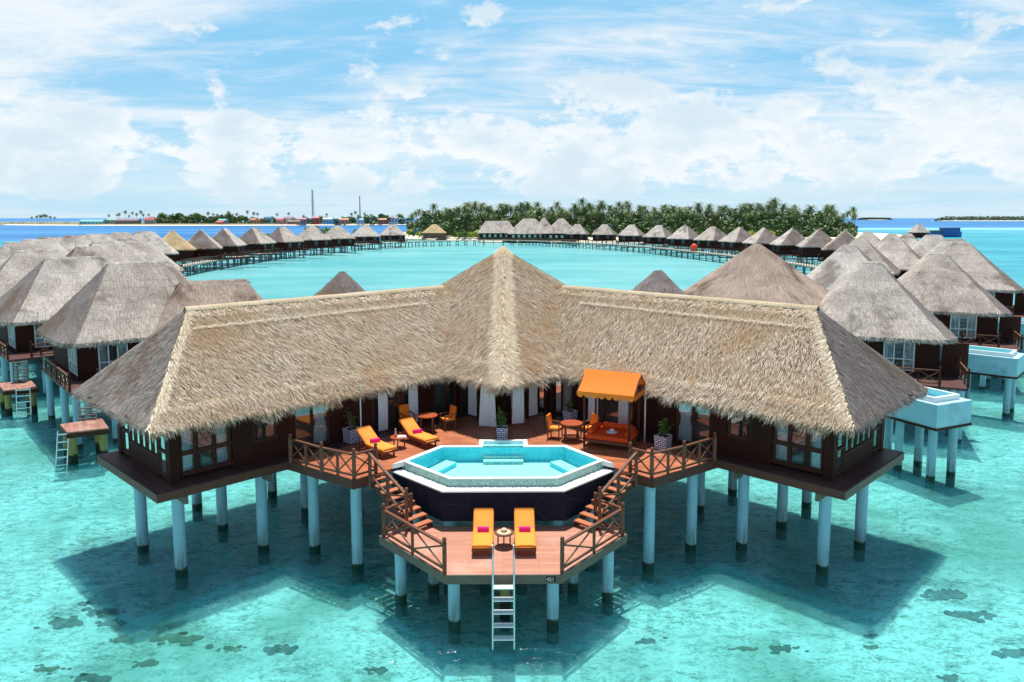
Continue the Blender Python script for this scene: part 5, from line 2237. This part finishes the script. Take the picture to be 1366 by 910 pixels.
for k in range(100):
    a, na = along(TOT * (k + .5) / 100)
    if proto_tr is None:
        mb = MB()
        for s in (-1.05, 1.05):
            mb.box((s, 0, (WZ - 1.5 + ZW - .3) / 2), (.24, .24, ZW - .3 - WZ + 1.5))
        mb.box((0, 0, ZW - .45), (2.5, .25, .28))
        mb.box((0, 0, WZ + .5), (2.2, .12, .16))
        proto_tr = o = mb.build('trestle', M['tealpost'], bw, False)
    else:
        o = proto_tr.copy()
        col.objects.link(o)
    o.parent = bw
    o.location = (a.x, a.y - 215, 0)
    o.rotation_euler = (0, 0, math.atan2(na.y, na.x))

# ------------------------------------------------------------------ resort buildings on the island
def pavilion(label, px, py, Y, hx, hy, rl, rise, kind='grey', name='thatched_pavilion', cat='pavilion', wall='dwall', zf=1.3, rz=0, win=True):
    x, y, za = pos_ridge(px, py, Y)
    t = thing(name, label, cat, (x, y, 0), rz, 'thatched resort buildings')
    ze = za - rise
    hut_roof(hx, hy, rl, ze, za, 1, 1800, 700, px, 36, 5, min(1.5, hx * .3), False, 2.4).build('roof', roofmats(kind), t, False)
    mb = MB()
    mb.box((0, 0, (zf + ze + .3) / 2), (2 * hx - 1.6, 2 * hy - 1.6, ze + .3 - zf))
    mb.build('wall', M[wall], t, False)
    mb = MB()
    mb.box((0, 0, zf - .2), (2 * hx, 2 * hy, .4))
    mb.build('floor_platform', M['oldwood'], t, False)
    if win:
        n = int(hx * 2 / 3)
        for k in range(n):
            mb = MB()
            mb.box((-hx + 1.5 + (2 * hx - 3) * (k + .5) / n, -hy + .76, zf + 1.7), (1.3, .06, 1.3))
            mb.build('window', M['winpale'], t, False)
    for ax in (-1, 1):
        for by in (-1, 1):
            mb = MB()
            mb.box((ax * (hx - .6), by * (hy - .6), (WZ - 1 + zf - .4) / 2), (.4, .4, zf - .4 - WZ + 1))
            mb.build('stilt', M['dwood'], t, False)
    return t


M['winpale'] = simple('pale_window', srgb(150, 190, 184), .4, .2, 3)
pavilion('long grey thatched hall at the left of the island buildings', 663, 294.5, 392, 10, 6.5, 6.0, 6.2, rz=R(6))
pavilion('wide grey thatched restaurant with pale windows between hall and cone roof', 706, 291.5, 385, 11, 8, 3.0, 7.6)
pavilion('pale pointed cone roof rising behind the restaurant', 725.5, 289.3, 410, 6.5, 6.5, .1, 8.5, win=False)
pavilion('tall grey thatched pavilion right of the pale cone roof', 748.5, 291, 375, 8.5, 8, .9, 7.4)
pavilion('small sand-coloured hut with cream roof alone on the beach', 579.5, 299.2, 432, 7.0, 5, 1.2, 4.8, 'gold', 'beach_hut', 'hut', 'bhut', 1.0, win=False)
pavilion('lone pale conical jetty hut near the blue boat', 1226, 297, 420, 4.6, 4.6, .1, 5.4, win=False)


# ------------------------------------------------------------------ trees
def leaf_mat(name, c1, c2, c3):
    n = NT(name)
    oi = n.n('ShaderNodeObjectInfo').outputs['Random']
    g = n.n('ShaderNodeNewGeometry').outputs['Random Per Island']
    c = n.ramp(g, [(0, c1), (.5, c2), (1, c3)])
    c = n.mix(n.math('MULTIPLY', oi, .6), c, n.mix(oi, c1, c3))
    n.pbsdf(c, .5, None, .35)
    return n.mat


M['palm'] = leaf_mat('palm_fronds', srgb(38, 68, 28), srgb(70, 102, 44), srgb(122, 142, 72))
M['broad'] = leaf_mat('broad_leaves', srgb(40, 72, 34), srgb(70, 108, 44), srgb(112, 140, 60))
M['under'] = leaf_mat('undergrowth_leaves', srgb(30, 56, 24), srgb(52, 84, 32), srgb(86, 116, 48))
M['yellowleaf'] = leaf_mat('yellow_green_leaves', srgb(92, 118, 36), srgb(140, 160, 48), srgb(186, 186, 66))
M['fargreen'] = leaf_mat('far_tree_leaves', srgb(44, 74, 56), srgb(62, 92, 66), srgb(84, 112, 78))


def palm_proto(seed, h, group):
    r_ = random.Random(seed)
    t = thing('coconut_palm', '', 'palm tree', (0, 0, 0))
    lean = Vector((r_.uniform(-1, 1), r_.uniform(-1, 1), 0)) * .09 * h
    pts = [lean * (u * u) + Vector((0, 0, h * u)) for u in (0, .25, .5, .75, 1)]
    mb = MB()
    mb.tube(pts, [.28, .2, .17, .15, .13], 6)
    mb.build('trunk', M['trunk'], t, False)
    mb = MB()
    top = pts[-1]
    nf = 26
    for k in range(nf):
        az = 2 * PI * k * .382 + r_.uniform(-.2, .2)
        el = R(78) - R(115) * (k / nf) + r_.uniform(-.1, .1)
        L = r_.uniform(3.8, 5.0)
        p = top.copy()
        spine = [p.copy()]
        m = 7
        for j in range(m):
            d = Vector((math.cos(az) * math.cos(el), math.sin(az) * math.cos(el), math.sin(el)))
            p = p + d * L / m
            spine.append(p.copy())
            el -= R(15)
        side = Vector((-math.sin(az), math.cos(az), 0))
        for j in range(m):
            a, b = spine[j], spine[j + 1]
            u = (j + .5) / m
            wl = .95 * math.sin(PI * min(1, u * .85 + .15)) ** .7
            d = (b - a).normalized()
            for s in (-1, 1):
                for q in range(2):
                    c0 = a.lerp(b, q * .5)
                    c1 = a.lerp(b, q * .5 + .42)
                    tip = c0 + side * s * wl + d * .45 - Vector((0, 0, wl * r_.uniform(.25, .6)))
                    mb.face([c0, c1, tip])
    mb.build('crown', M['palm'], t, False)
    return t


def ball_leaves(mb, c, r, n, size, rr=random, flat=.75):
    for k in range(n):
        d = Vector((rr.gauss(0, 1), rr.gauss(0, 1), rr.gauss(0, 1))).normalized()
        q = rr.uniform(.55, 1.0) ** .5
        p = Vector(c) + Vector((d.x * r * q, d.y * r * q, d.z * r * flat * q))
        nrm = (d + Vector((rr.uniform(-.6, .6), rr.uniform(-.6, .6), rr.uniform(-.2, .9)))).normalized()
        u = nrm.orthogonal().normalized()
        v = nrm.cross(u)
        s = size * rr.uniform(.6, 1.2)
        a = rr.uniform(0, PI)
        e, f = u * math.cos(a) + v * math.sin(a), v * math.cos(a) - u * math.sin(a)
        mb.face([p - e * s, p - f * s * .6, p + e * s, p + f * s * .6])


def tree_proto(seed, h, r, mat, name='leafy_tree', cat='tree', n=420, size=.55):
    rr = random.Random(seed)
    t = thing(name, '', cat, (0, 0, 0))
    mb = MB()
    mb.tube([(0, 0, 0), (.1, 0, h * .3), (0, .15, h * .62)], [.28, .2, .1], 6)
    for k in range(4):
        a = k * 1.6 + rr.random()
        mb.tube([(0, 0, h * .3), (math.cos(a) * r * .5, math.sin(a) * r * .5, h * .62)], [.12, .05], 5)
    mb.build('trunk', M['trunk'], t, False)
    mb = MB()
    for k in range(7):
        a = rr.uniform(0, 2 * PI)
        d = rr.uniform(.1, .6) * r
        ball_leaves(mb, (math.cos(a) * d, math.sin(a) * d, h * rr.uniform(.5, .84)), r * rr.uniform(.4, .62), n // 7, size, rr)
    mb.build('crown', M[mat], t, False)
    return t


def spread(protos, spots, labels, group, cat):
    cnt = {}
    for i, (x, y, z, s) in enumerate(spots):
        k = i % len(protos)
        pr = protos[k]
        o = pr if k not in cnt else copy_tree(pr)
        cnt[k] = 1
        o.location = (x, y, z)
        o.rotation_euler = (0, 0, random.uniform(0, 2 * PI))
        o.scale = (s * random.uniform(.9, 1.1), s * random.uniform(.9, 1.1), s)
        lb = labels if isinstance(labels, str) else labels[i]
        tag(o, lb, cat, group)


pp = [palm_proto(100 + k, 14.0 + k * .9, '') for k in range(6)]
spots = []
tries = 0
while len(spots) < 298 and tries < 9000:
    tries += 1
    px = random.uniform(550, 1143)
    Y = 428 + 95 * random.random() ** 1.3
    x = (px - 671) / F * Y * 1.0
    ex, ey = (x - 98) / 176, (Y - 540) / 158
    if ex * ex + ey * ey > .95:
        continue
    if any((x - a) ** 2 + (Y - b) ** 2 < 5 for a, b, _, _ in spots):
        continue
    edge = max(0, 1 - abs(px - 845) / 300)
    fr_ = min(1, max(0, (Y - 430) / 40))
    spots.append((x, Y, 1.0, (random.uniform(.5, .95) if random.random() > fr_ * .75 else random.uniform(.88, 1.14)) * (.84 + .16 * min(1, edge * 3))))
spread(pp, spots, 'coconut palm in the dense grove on the resort island behind the bungalows', 'palms of the island grove', 'palm tree')

# leafy under-storey between the palms reads as one mass
mb = MB()
for k in range(2300):
    px = random.uniform(546, 1140)
    Y = 424 + 75 * random.random()
    x = (px - 671) / F * Y
    ex, ey = (x - 98) / 178, (Y - 540) / 162
    if ex * ex + ey * ey > .97:
        continue
    hh = random.uniform(1.5, 5 + 10 * min(1, (Y - 424) / 25)) * min(1, .55 + (px - 546) / 60, .4 + (1140 - px) / 80)
    ball_leaves(mb, (x, Y, hh), random.uniform(2, 3.8), 24, .95)
tag(mb.build('island_undergrowth', M['under']), 'dense green undergrowth filling the island palm grove', 'undergrowth', kind='stuff')

sb = [tree_proto(200 + k, 3.6, 2.6, ['yellowleaf', 'broad', 'yellowleaf'][k], 'shrub', 'shrub', 260, .5) for k in range(3)]
sp_ = []
for px, Y in ((546, 452), (552, 440), (560, 436), (612, 424), (620, 420), (630, 418), (637, 416), (794, 395), (840, 398), (880, 400), (905, 402), (925, 404), (945, 405), (962, 408), (1000, 410), (1030, 415), (1062, 420), (1085, 425), (1096, 430), (1108, 440), (1118, 450), (1128, 455)):
    sp_.append(((px - 671) / F * Y, Y, .9, random.uniform(.8, 1.35)))
spread(sb, sp_, 'yellow-green beach shrub at the foot of the island palms', 'shrubs along the island shore', 'shrub')

# small trees standing behind the far left row of bungalows
tp = [tree_proto(230 + k, 7, 2.6, 'broad', n=300, size=.5) for k in range(2)]
spread(tp, [((px - 671) / F * Y, Y, .2, s) for px, Y, s in ((361, 300, .9), (391, 320, .85), (418, 315, 1.35), (436, 320, 1.2), (478, 355, 1.0))], ['round green tree behind the far left bungalows, %s from the left' % ORD[k] for k in range(5)], 'trees behind the far left row', 'tree')

# ------------------------------------------------------------------ village island on the left horizon
YV = 1310
def vx(px, Y=YV):
    return (px - 671) / F * Y


vt = [tree_proto(300 + k, 15, 7.5, 'broad', n=360, size=1.5) for k in range(3)]
sp_ = []
for px in list(range(216, 330, 7)) + list(range(330, 545, 9)):
    Y = YV + random.uniform(-20, 90) + (30 if px > 330 else 0)
    sp_.append((vx(px + random.uniform(-3, 3), Y), Y, 1.3, random.uniform(.8, 1.25) * (1.1 if 216 < px < 330 or px > 470 else .8)))
spread(vt, sp_, 'leafy green tree among the houses of the distant village', 'trees of the distant village', 'tree')
vp = [palm_proto(400 + k, 17 + 2 * k, '') for k in range(2)]
sp_ = []
for px in (152, 163, 166, 174, 178, 183, 188, 194, 197, 204, 283, 289, 295, 309, 320, 334, 343, 347, 372, 388, 408, 438, 470, 476, 480, 488, 497):
    Y = YV + random.uniform(-10, 60)
    sp_.append((vx(px, Y), Y, 1.3, random.uniform(.85, 1.15)))
spread(vp, sp_, 'coconut palm rising above the distant village', 'palms of the distant village', 'palm tree')
vq = [palm_proto(420, 12, '')]
spread(vq, [((px - 671) / F * 1560, 1560, 1.2, s) for px, s in ((51, 1), (58, 1.15), (61, 1.3), (68, 1.4), (71, 1.3), (76, 1.1), (81, 1.0), (64, 1.2))], 'lone coconut palm on the flat sandspit at far left', 'palms on the sandspit', 'palm tree')

mb = MB()
for k in range(620):
    px = random.uniform(205, 548)
    Y = random.uniform(YV - 5, YV + 160)
    big = 1.1 if px < 335 or px > 465 else .8
    ball_leaves(mb, (vx(px, Y), Y, random.uniform(2, 11) * big), random.uniform(3, 6.5), 16, 2.0)
tag(mb.build('village_greenery', M['under']), 'mass of low trees and bushes between the village houses', 'greenery', kind='stuff')
cols = {'teal': (112, 196, 198), 'rust': (166, 96, 84), 'blue': (92, 150, 196), 'pink': (206, 120, 128), 'white': (226, 228, 226), 'orange': (214, 130, 78), 'mint': (158, 206, 176), 'mauve': (150, 116, 140), 'red': (196, 66, 60), 'cyan': (120, 196, 224), 'grey': (150, 140, 140), 'brown': (110, 84, 76)}
for k, v in cols.items():
    M['h_' + k] = simple('paint_' + k, srgb(*[int(q * .72 + 44) for q in v]), .6, .12, .3)


def house(label, px, Y, w_, d_, h_, rh, wall, roof, rz=0.0, name='village_house', nwin=3):
    t = thing(name, label, 'house' if name == 'village_house' else 'warehouse', (vx(px, Y), Y, 1.2), rz, 'buildings of the distant village')
    mb = MB()
    mb.box((0, 0, h_ / 2), (w_, d_, h_))
    mb.build('wall', M['h_' + wall], t, False)
    mb = MB()
    a, b = w_ / 2 + .5, d_ / 2 + .5
    for s in (-1, 1):
        mb.face([(-a, s * b, h_), (a, s * b, h_), (a, 0, h_ + rh), (-a, 0, h_ + rh)])
    for s in (-1, 1):
        mb.face([(s * (a - .4), -b + .5, h_), (s * (a - .4), b - .5, h_), (s * (a - .4), 0, h_ + rh - .1)])
    mb.build('roof', M['h_' + roof], t, False)
    for k in range(nwin):
        mb = MB()
        mb.box((-w_ / 2 + w_ * (k + .5) / nwin, -d_ / 2 - .04, h_ * .55), (w_ / nwin * .4, .08, h_ * .35))
        mb.build('window', M['winfar'], t, False)
    return t


house('long teal-roofed warehouse on the sandspit', 131, 1290, 38, 16, 5, 3.5, 'teal', 'teal', .03, 'warehouse', 6)
house('mint building behind a white hut beside the teal warehouse', 158, 1300, 18, 12, 8, 2.2, 'mint', 'mint')
house('long rust-brown shed on the village shore', 177, 1285, 38, 12, 7, 3, 'brown', 'mauve', 0, 'warehouse', 6)
house('grey concrete house with a red gable at the shed end', 206, 1280, 16, 10, 8, 4, 'grey', 'red')
for i, (px, Y, w_, h_, wl, rf, lb) in enumerate((
        (302, 1300, 14, 7, 'blue', 'teal', 'teal-roofed blue house between shore trees at the village left'),
        (298, 1275, 12, 4, 'red', 'red', 'low dark red hut on the village beach'),
        (345, 1310, 16, 8, 'orange', 'orange', 'orange village house left of the pale ones'),
        (362, 1330, 11, 12, 'cyan', 'blue', 'tall pale blue village house'),
        (377, 1300, 12, 8, 'pink', 'red', 'pink village house with red roof'),
        (388, 1310, 14, 11, 'white', 'mauve', 'white village house with mauve roof'),
        (405, 1300, 16, 9, 'mauve', 'pink', 'broad mauve house left of the tall mast'),
        (424, 1320, 12, 11, 'red', 'pink', 'red house at the foot of the tall mast'),
        (440, 1300, 16, 9, 'cyan', 'white', 'cyan house right of the tall mast'),
        (453, 1330, 12, 10, 'blue', 'cyan', 'blue house between the two masts'),
        (461, 1300, 16, 8, 'orange', 'orange', 'orange-roofed house left of the thin mast'),
        (482, 1305, 12, 8, 'white', 'cyan', 'white house beneath the thin mast'),
        (512, 1310, 14, 8, 'red', 'orange', 'red house on the village right side'),
        (526, 1315, 16, 11, 'white', 'grey', 'white house near the village right end'),
        (538, 1330, 10, 9, 'grey', 'cyan', 'grey house closing the village right end'),
        (395, 1280, 20, 5, 'orange', 'brown', 'long low orange hall on the village waterfront'))):
    house(lb, px, Y, w_, 10, h_, 2.6, wl, rf, random.uniform(-.1, .1))
for i, (px, w_) in enumerate(((5, 9), (24, 7), (36, 10), (63, 6), (96, 9))):
    house('small white hut on the bare sandspit, %s from the left' % ORD[i], px, 1420, w_, 5, 2.6, 1, 'white', 'grey', 0, nwin=1)
mb = MB()
for k in range(60):
    px = random.uniform(-20, 235)
    Y = random.uniform(1360, 1500)
    ball_leaves(mb, (vx(px, Y), Y, 1.4), random.uniform(1.5, 3.5), 14, 1.2, flat=.5)
tag(mb.build('sandspit_scrub', M['broad']), 'low green scrub scattered over the sandspit', 'scrub', kind='stuff')

for (px, ytop, wv, lb) in ((420, 254, 2.6, 'tall lattice radio mast with dish antennas over the village'), (482, 262, 1.3, 'thin radio mast right of the tall one over the village')):
    Y = 1340
    top = aty(px, ytop, Y).z
    t = thing('radio_mast', lb, 'radio mast', (vx(px, Y), Y, 1))
    mb = MB()
    for k in range(3):
        a = 2 * PI * k / 3
        mb.bar((wv * math.cos(a), wv * math.sin(a), 0), (wv * .4 * math.cos(a), wv * .4 * math.sin(a), top), .5, .5)
    nl = 16
    for j in range(nl):
        z0, z1 = top * j / nl, top * (j + 1) / nl
        r0, r1 = wv * (1 - .6 * j / nl), wv * (1 - .6 * (j + 1) / nl)
        for k in range(3):
            a, b = 2 * PI * k / 3, 2 * PI * (k + 1) / 3
            mb.bar((r0 * math.cos(a), r0 * math.sin(a), z0), (r1 * math.cos(b), r1 * math.sin(b), z1), .25, .25)
            mb.bar((r0 * math.cos(b), r0 * math.sin(b), z0), (r0 * math.cos(a), r0 * math.sin(a), z0), .25, .25)
    mb.build('lattice', M['mast'], t, False)
    for z, r_, x in ((top * .98, 1.6, -.5), (top * .9, 1.2, 1.4), (top * .7, 2.0, -1.2), (top * .66, 1.5, 1.6), (top * .6, 1.2, .2)) if wv > 2 else ((top * .7, 1.0, .8),):
        mb = MB()
        mb.lathe([(.0, -.3), (r_ * .6, -.2), (r_, .1), (r_ * .9, .3), (0, .0)], (x, -1.2, z), 12)
        mb.build('dish', M['mast'], t, False)

# far wooded islets on the right horizon
def islet(name, label, px0, px1, Y, h):
    x0, x1 = vx(px0, Y), vx(px1, Y)
    land(name + '_ground', blob((x0 + x1) / 2, Y, (x1 - x0) / 2 * 1.03, (x1 - x0) * .22, 32, 4), 1.5, 8)
    mb = MB()
    n = 900
    for k in range(n):
        u = random.random()
        x = x0 + (x1 - x0) * u
        e = min(1, min(u, 1 - u) * 9)
        y = Y + random.uniform(-.6, .6) * (x1 - x0) * .2 * e - 10
        ball_leaves(mb, (x, y, 1 + h * e * random.uniform(.2, .85)), h * .35, 7, h * .17)
    tag(mb.build(name + '_forest', M['fargreen']), label, 'forest', kind='stuff')


islet('right_islet', 'dark palm forest covering the long islet on the right horizon', 1246, 1420, 3300, 19)
islet('small_islet', 'faint low forest islet on the horizon right of the palm grove', 1143, 1189, 5200, 15)

# ------------------------------------------------------------------ boat and floats
Yb = 500
t = thing('cargo_boat', 'blue wooden cargo boat with cabin moored beyond the right bungalows', 'boat', (vx(1262, Yb), Yb, WZ), R(4))
L_ = 11.5
mb = MB()
prof = []
st_ = []
for k in range(9):
    u = k / 8
    x = -L_ + 2 * L_ * u
    wv = 2.6 * (math.sin(PI * min(1, .25 + u * .62)) ** .6) * (1 if u < .9 else .55)
    sh = 2.2 + .9 * (2 * u - 1) ** 2 + (.5 if u > .9 else 0)
    st_.append([(x, -wv * .55, -.8), (x, -wv, .8), (x, -wv * 1.05, sh), (x, wv * 1.05, sh), (x, wv, .8), (x, wv * .55, -.8)])
vs = [p for r_ in st_ for p in r_]
fs = []
for k in range(8):
    for i in range(6):
        i2 = (i + 1) % 6
        fs.append((k * 6 + i, k * 6 + i2, (k + 1) * 6 + i2, (k + 1) * 6 + i))
fs += [tuple(range(6)), tuple(range(48, 54))[::-1]]
mb.idx(vs, fs)
mb.build('hull', M['blueboat'], t, False)
mb = MB()
mb.box((3.4, 0, 4.1), (12, 4.2, 3.8))
mb.build('cabin', M['blueboat'], t, False)
mb = MB()
mb.box((3.4, 0, 6.1), (12.8, 4.9, .25))
mb.build('roof', M['boatroof'], t, False)
mb = MB()
mb.box((-6.5, 0, 3.2), (6.5, 3.6, 2.2))
mb.build('cargo_box', M['winfar'], t, False)
for k in range(5):
    mb = MB()
    mb.box((-1.4 + k * 2.4, -2.13, 4.6), (1.2, .08, 1.0))
    mb.build('window', M['winfar'], t, False)

p = aty(926, 327, 231)
t = thing('orange_dome_tent', 'small orange dome shelter on the right boardwalk', 'shelter', (p.x, p.y, 1.9))
mb = MB()
mb.lathe([(1.1, 0), (1.12, .9), (.95, 1.6), (.6, 2.1), (.02, 2.3)], n=16)
mb.build('dome', M['bred'], t, False)
mb = MB()
mb.box((0, -1.08, .7), (.9, .12, 1.3))
mb.build('opening', M['dorange'], t, False)
p = aty(212, 343.5, 118)
t = thing('marker_float', 'orange and white marker float behind the left grey bungalow ridge', 'float', (p.x, p.y, p.z - .4))
mb = MB()
mb.tube([(-.9, 0, .4), (-.3, 0, .4), (.15, 0, .4)], [.32, .36, .36], 12)
mb.build('body', M['bred'], t, False)
mb = MB()
mb.sphere((.32, 0, .42), .46, 12, 8)
mb.build('end_ball', M['bwhite'], t, False)
mb = MB()
mb.tube([(-.3, 0, -3.2), (-.3, 0, .1)], .06, 8)
mb.build('stand', M['dwood'], t, False)

# ------------------------------------------------------------------ corals on the lagoon floor
cor = [(112, 806, .75, 'g', 'round dark coral head, uppermost of the left group'), (88, 832, 1.5, 'g', 'large grey coral patch left of the round dark head'), (138, 818, 1.2, 'g', 'grey coral patch touching the corner of the left roof shadow'),
       (147, 832, 1.0, 'g', 'flat grey coral just below the left shadow corner'), (162, 854, .9, 'y', 'small mossy yellow coral left of the largest mossy one'), (243, 853, 1.7, 'y', 'largest mossy yellow coral below the left roof shadow'),
       (304, 866, .7, 'y', 'tiny mossy coral right of the largest mossy one'), (378, 868, 1.2, 'g', 'dark coral boulder low in the picture, left of the platform'), (505, 896, .9, 'g', 'dark coral at the lower edge left of the ladder'),
       (196, 886, .9, 'y', 'pale mossy coral under the largest mossy one'), (62, 893, 1.0, 'y', 'pale mossy coral in the lower left corner'), (122, 906, 1.3, 'g', 'grey coral cut by the lower left picture edge'),
       (865, 856, .8, 'g', 'small coral right of the platform shadow'), (993, 866, .7, 'y', 'small mossy coral below the right roof shadow'), (1046, 866, 1.1, 'g', 'long dark coral right of the small mossy coral'),
       (1262, 795, 1.9, 'g', 'broad dark coral field at the right'), (1290, 822, 1.4, 'g', 'grey coral patch just below the broad right field'), (1345, 872, 1.2, 'g', 'grey coral near the lower right corner'), (1160, 864, .6, 'y', 'tiny mossy coral between right shadow and broad field'), (1270, 905, .9, 'g', 'coral cut by the lower right picture edge')]
for i, (px, py, s, kd, lb) in enumerate(cor):
    c = atz(px, py, WZ - .72)
    mb = MB()
    s *= .62
    ang = random.uniform(-.5, .5)
    for q in range(34):
        a = random.uniform(0, 2 * PI)
        d = abs(random.gauss(0, .30)) * s
        r0 = s * random.uniform(.07, .24) * max(.5, 1 - d / s * .5)
        b0 = len(mb.v)
        ox, oy = 1.5 * d * math.cos(a) + ang * d * math.sin(a), d * math.sin(a) * .6
        mb.sphere((ox, oy, 0), r0, 10, 7, 0, (1.25, .85, .55))
        for j in range(b0, len(mb.v)):
            p = Vector(mb.v[j])
            cc = Vector((ox, oy, 0))
            nzv = 1 + .75 * mnoise.noise(p * 3.5 / max(.5, s) + Vector((i, i, 0))) + .5 * mnoise.noise(p * 9 + Vector((i, 0, 0)))
            mb.v[j] = tuple(cc + (p - cc) * nzv)
    o = mb.build('coral_rock', M['coraly' if kd == 'y' else 'coral'])
    o.location = c
    tag(o, lb, 'coral', 'corals on the lagoon floor')
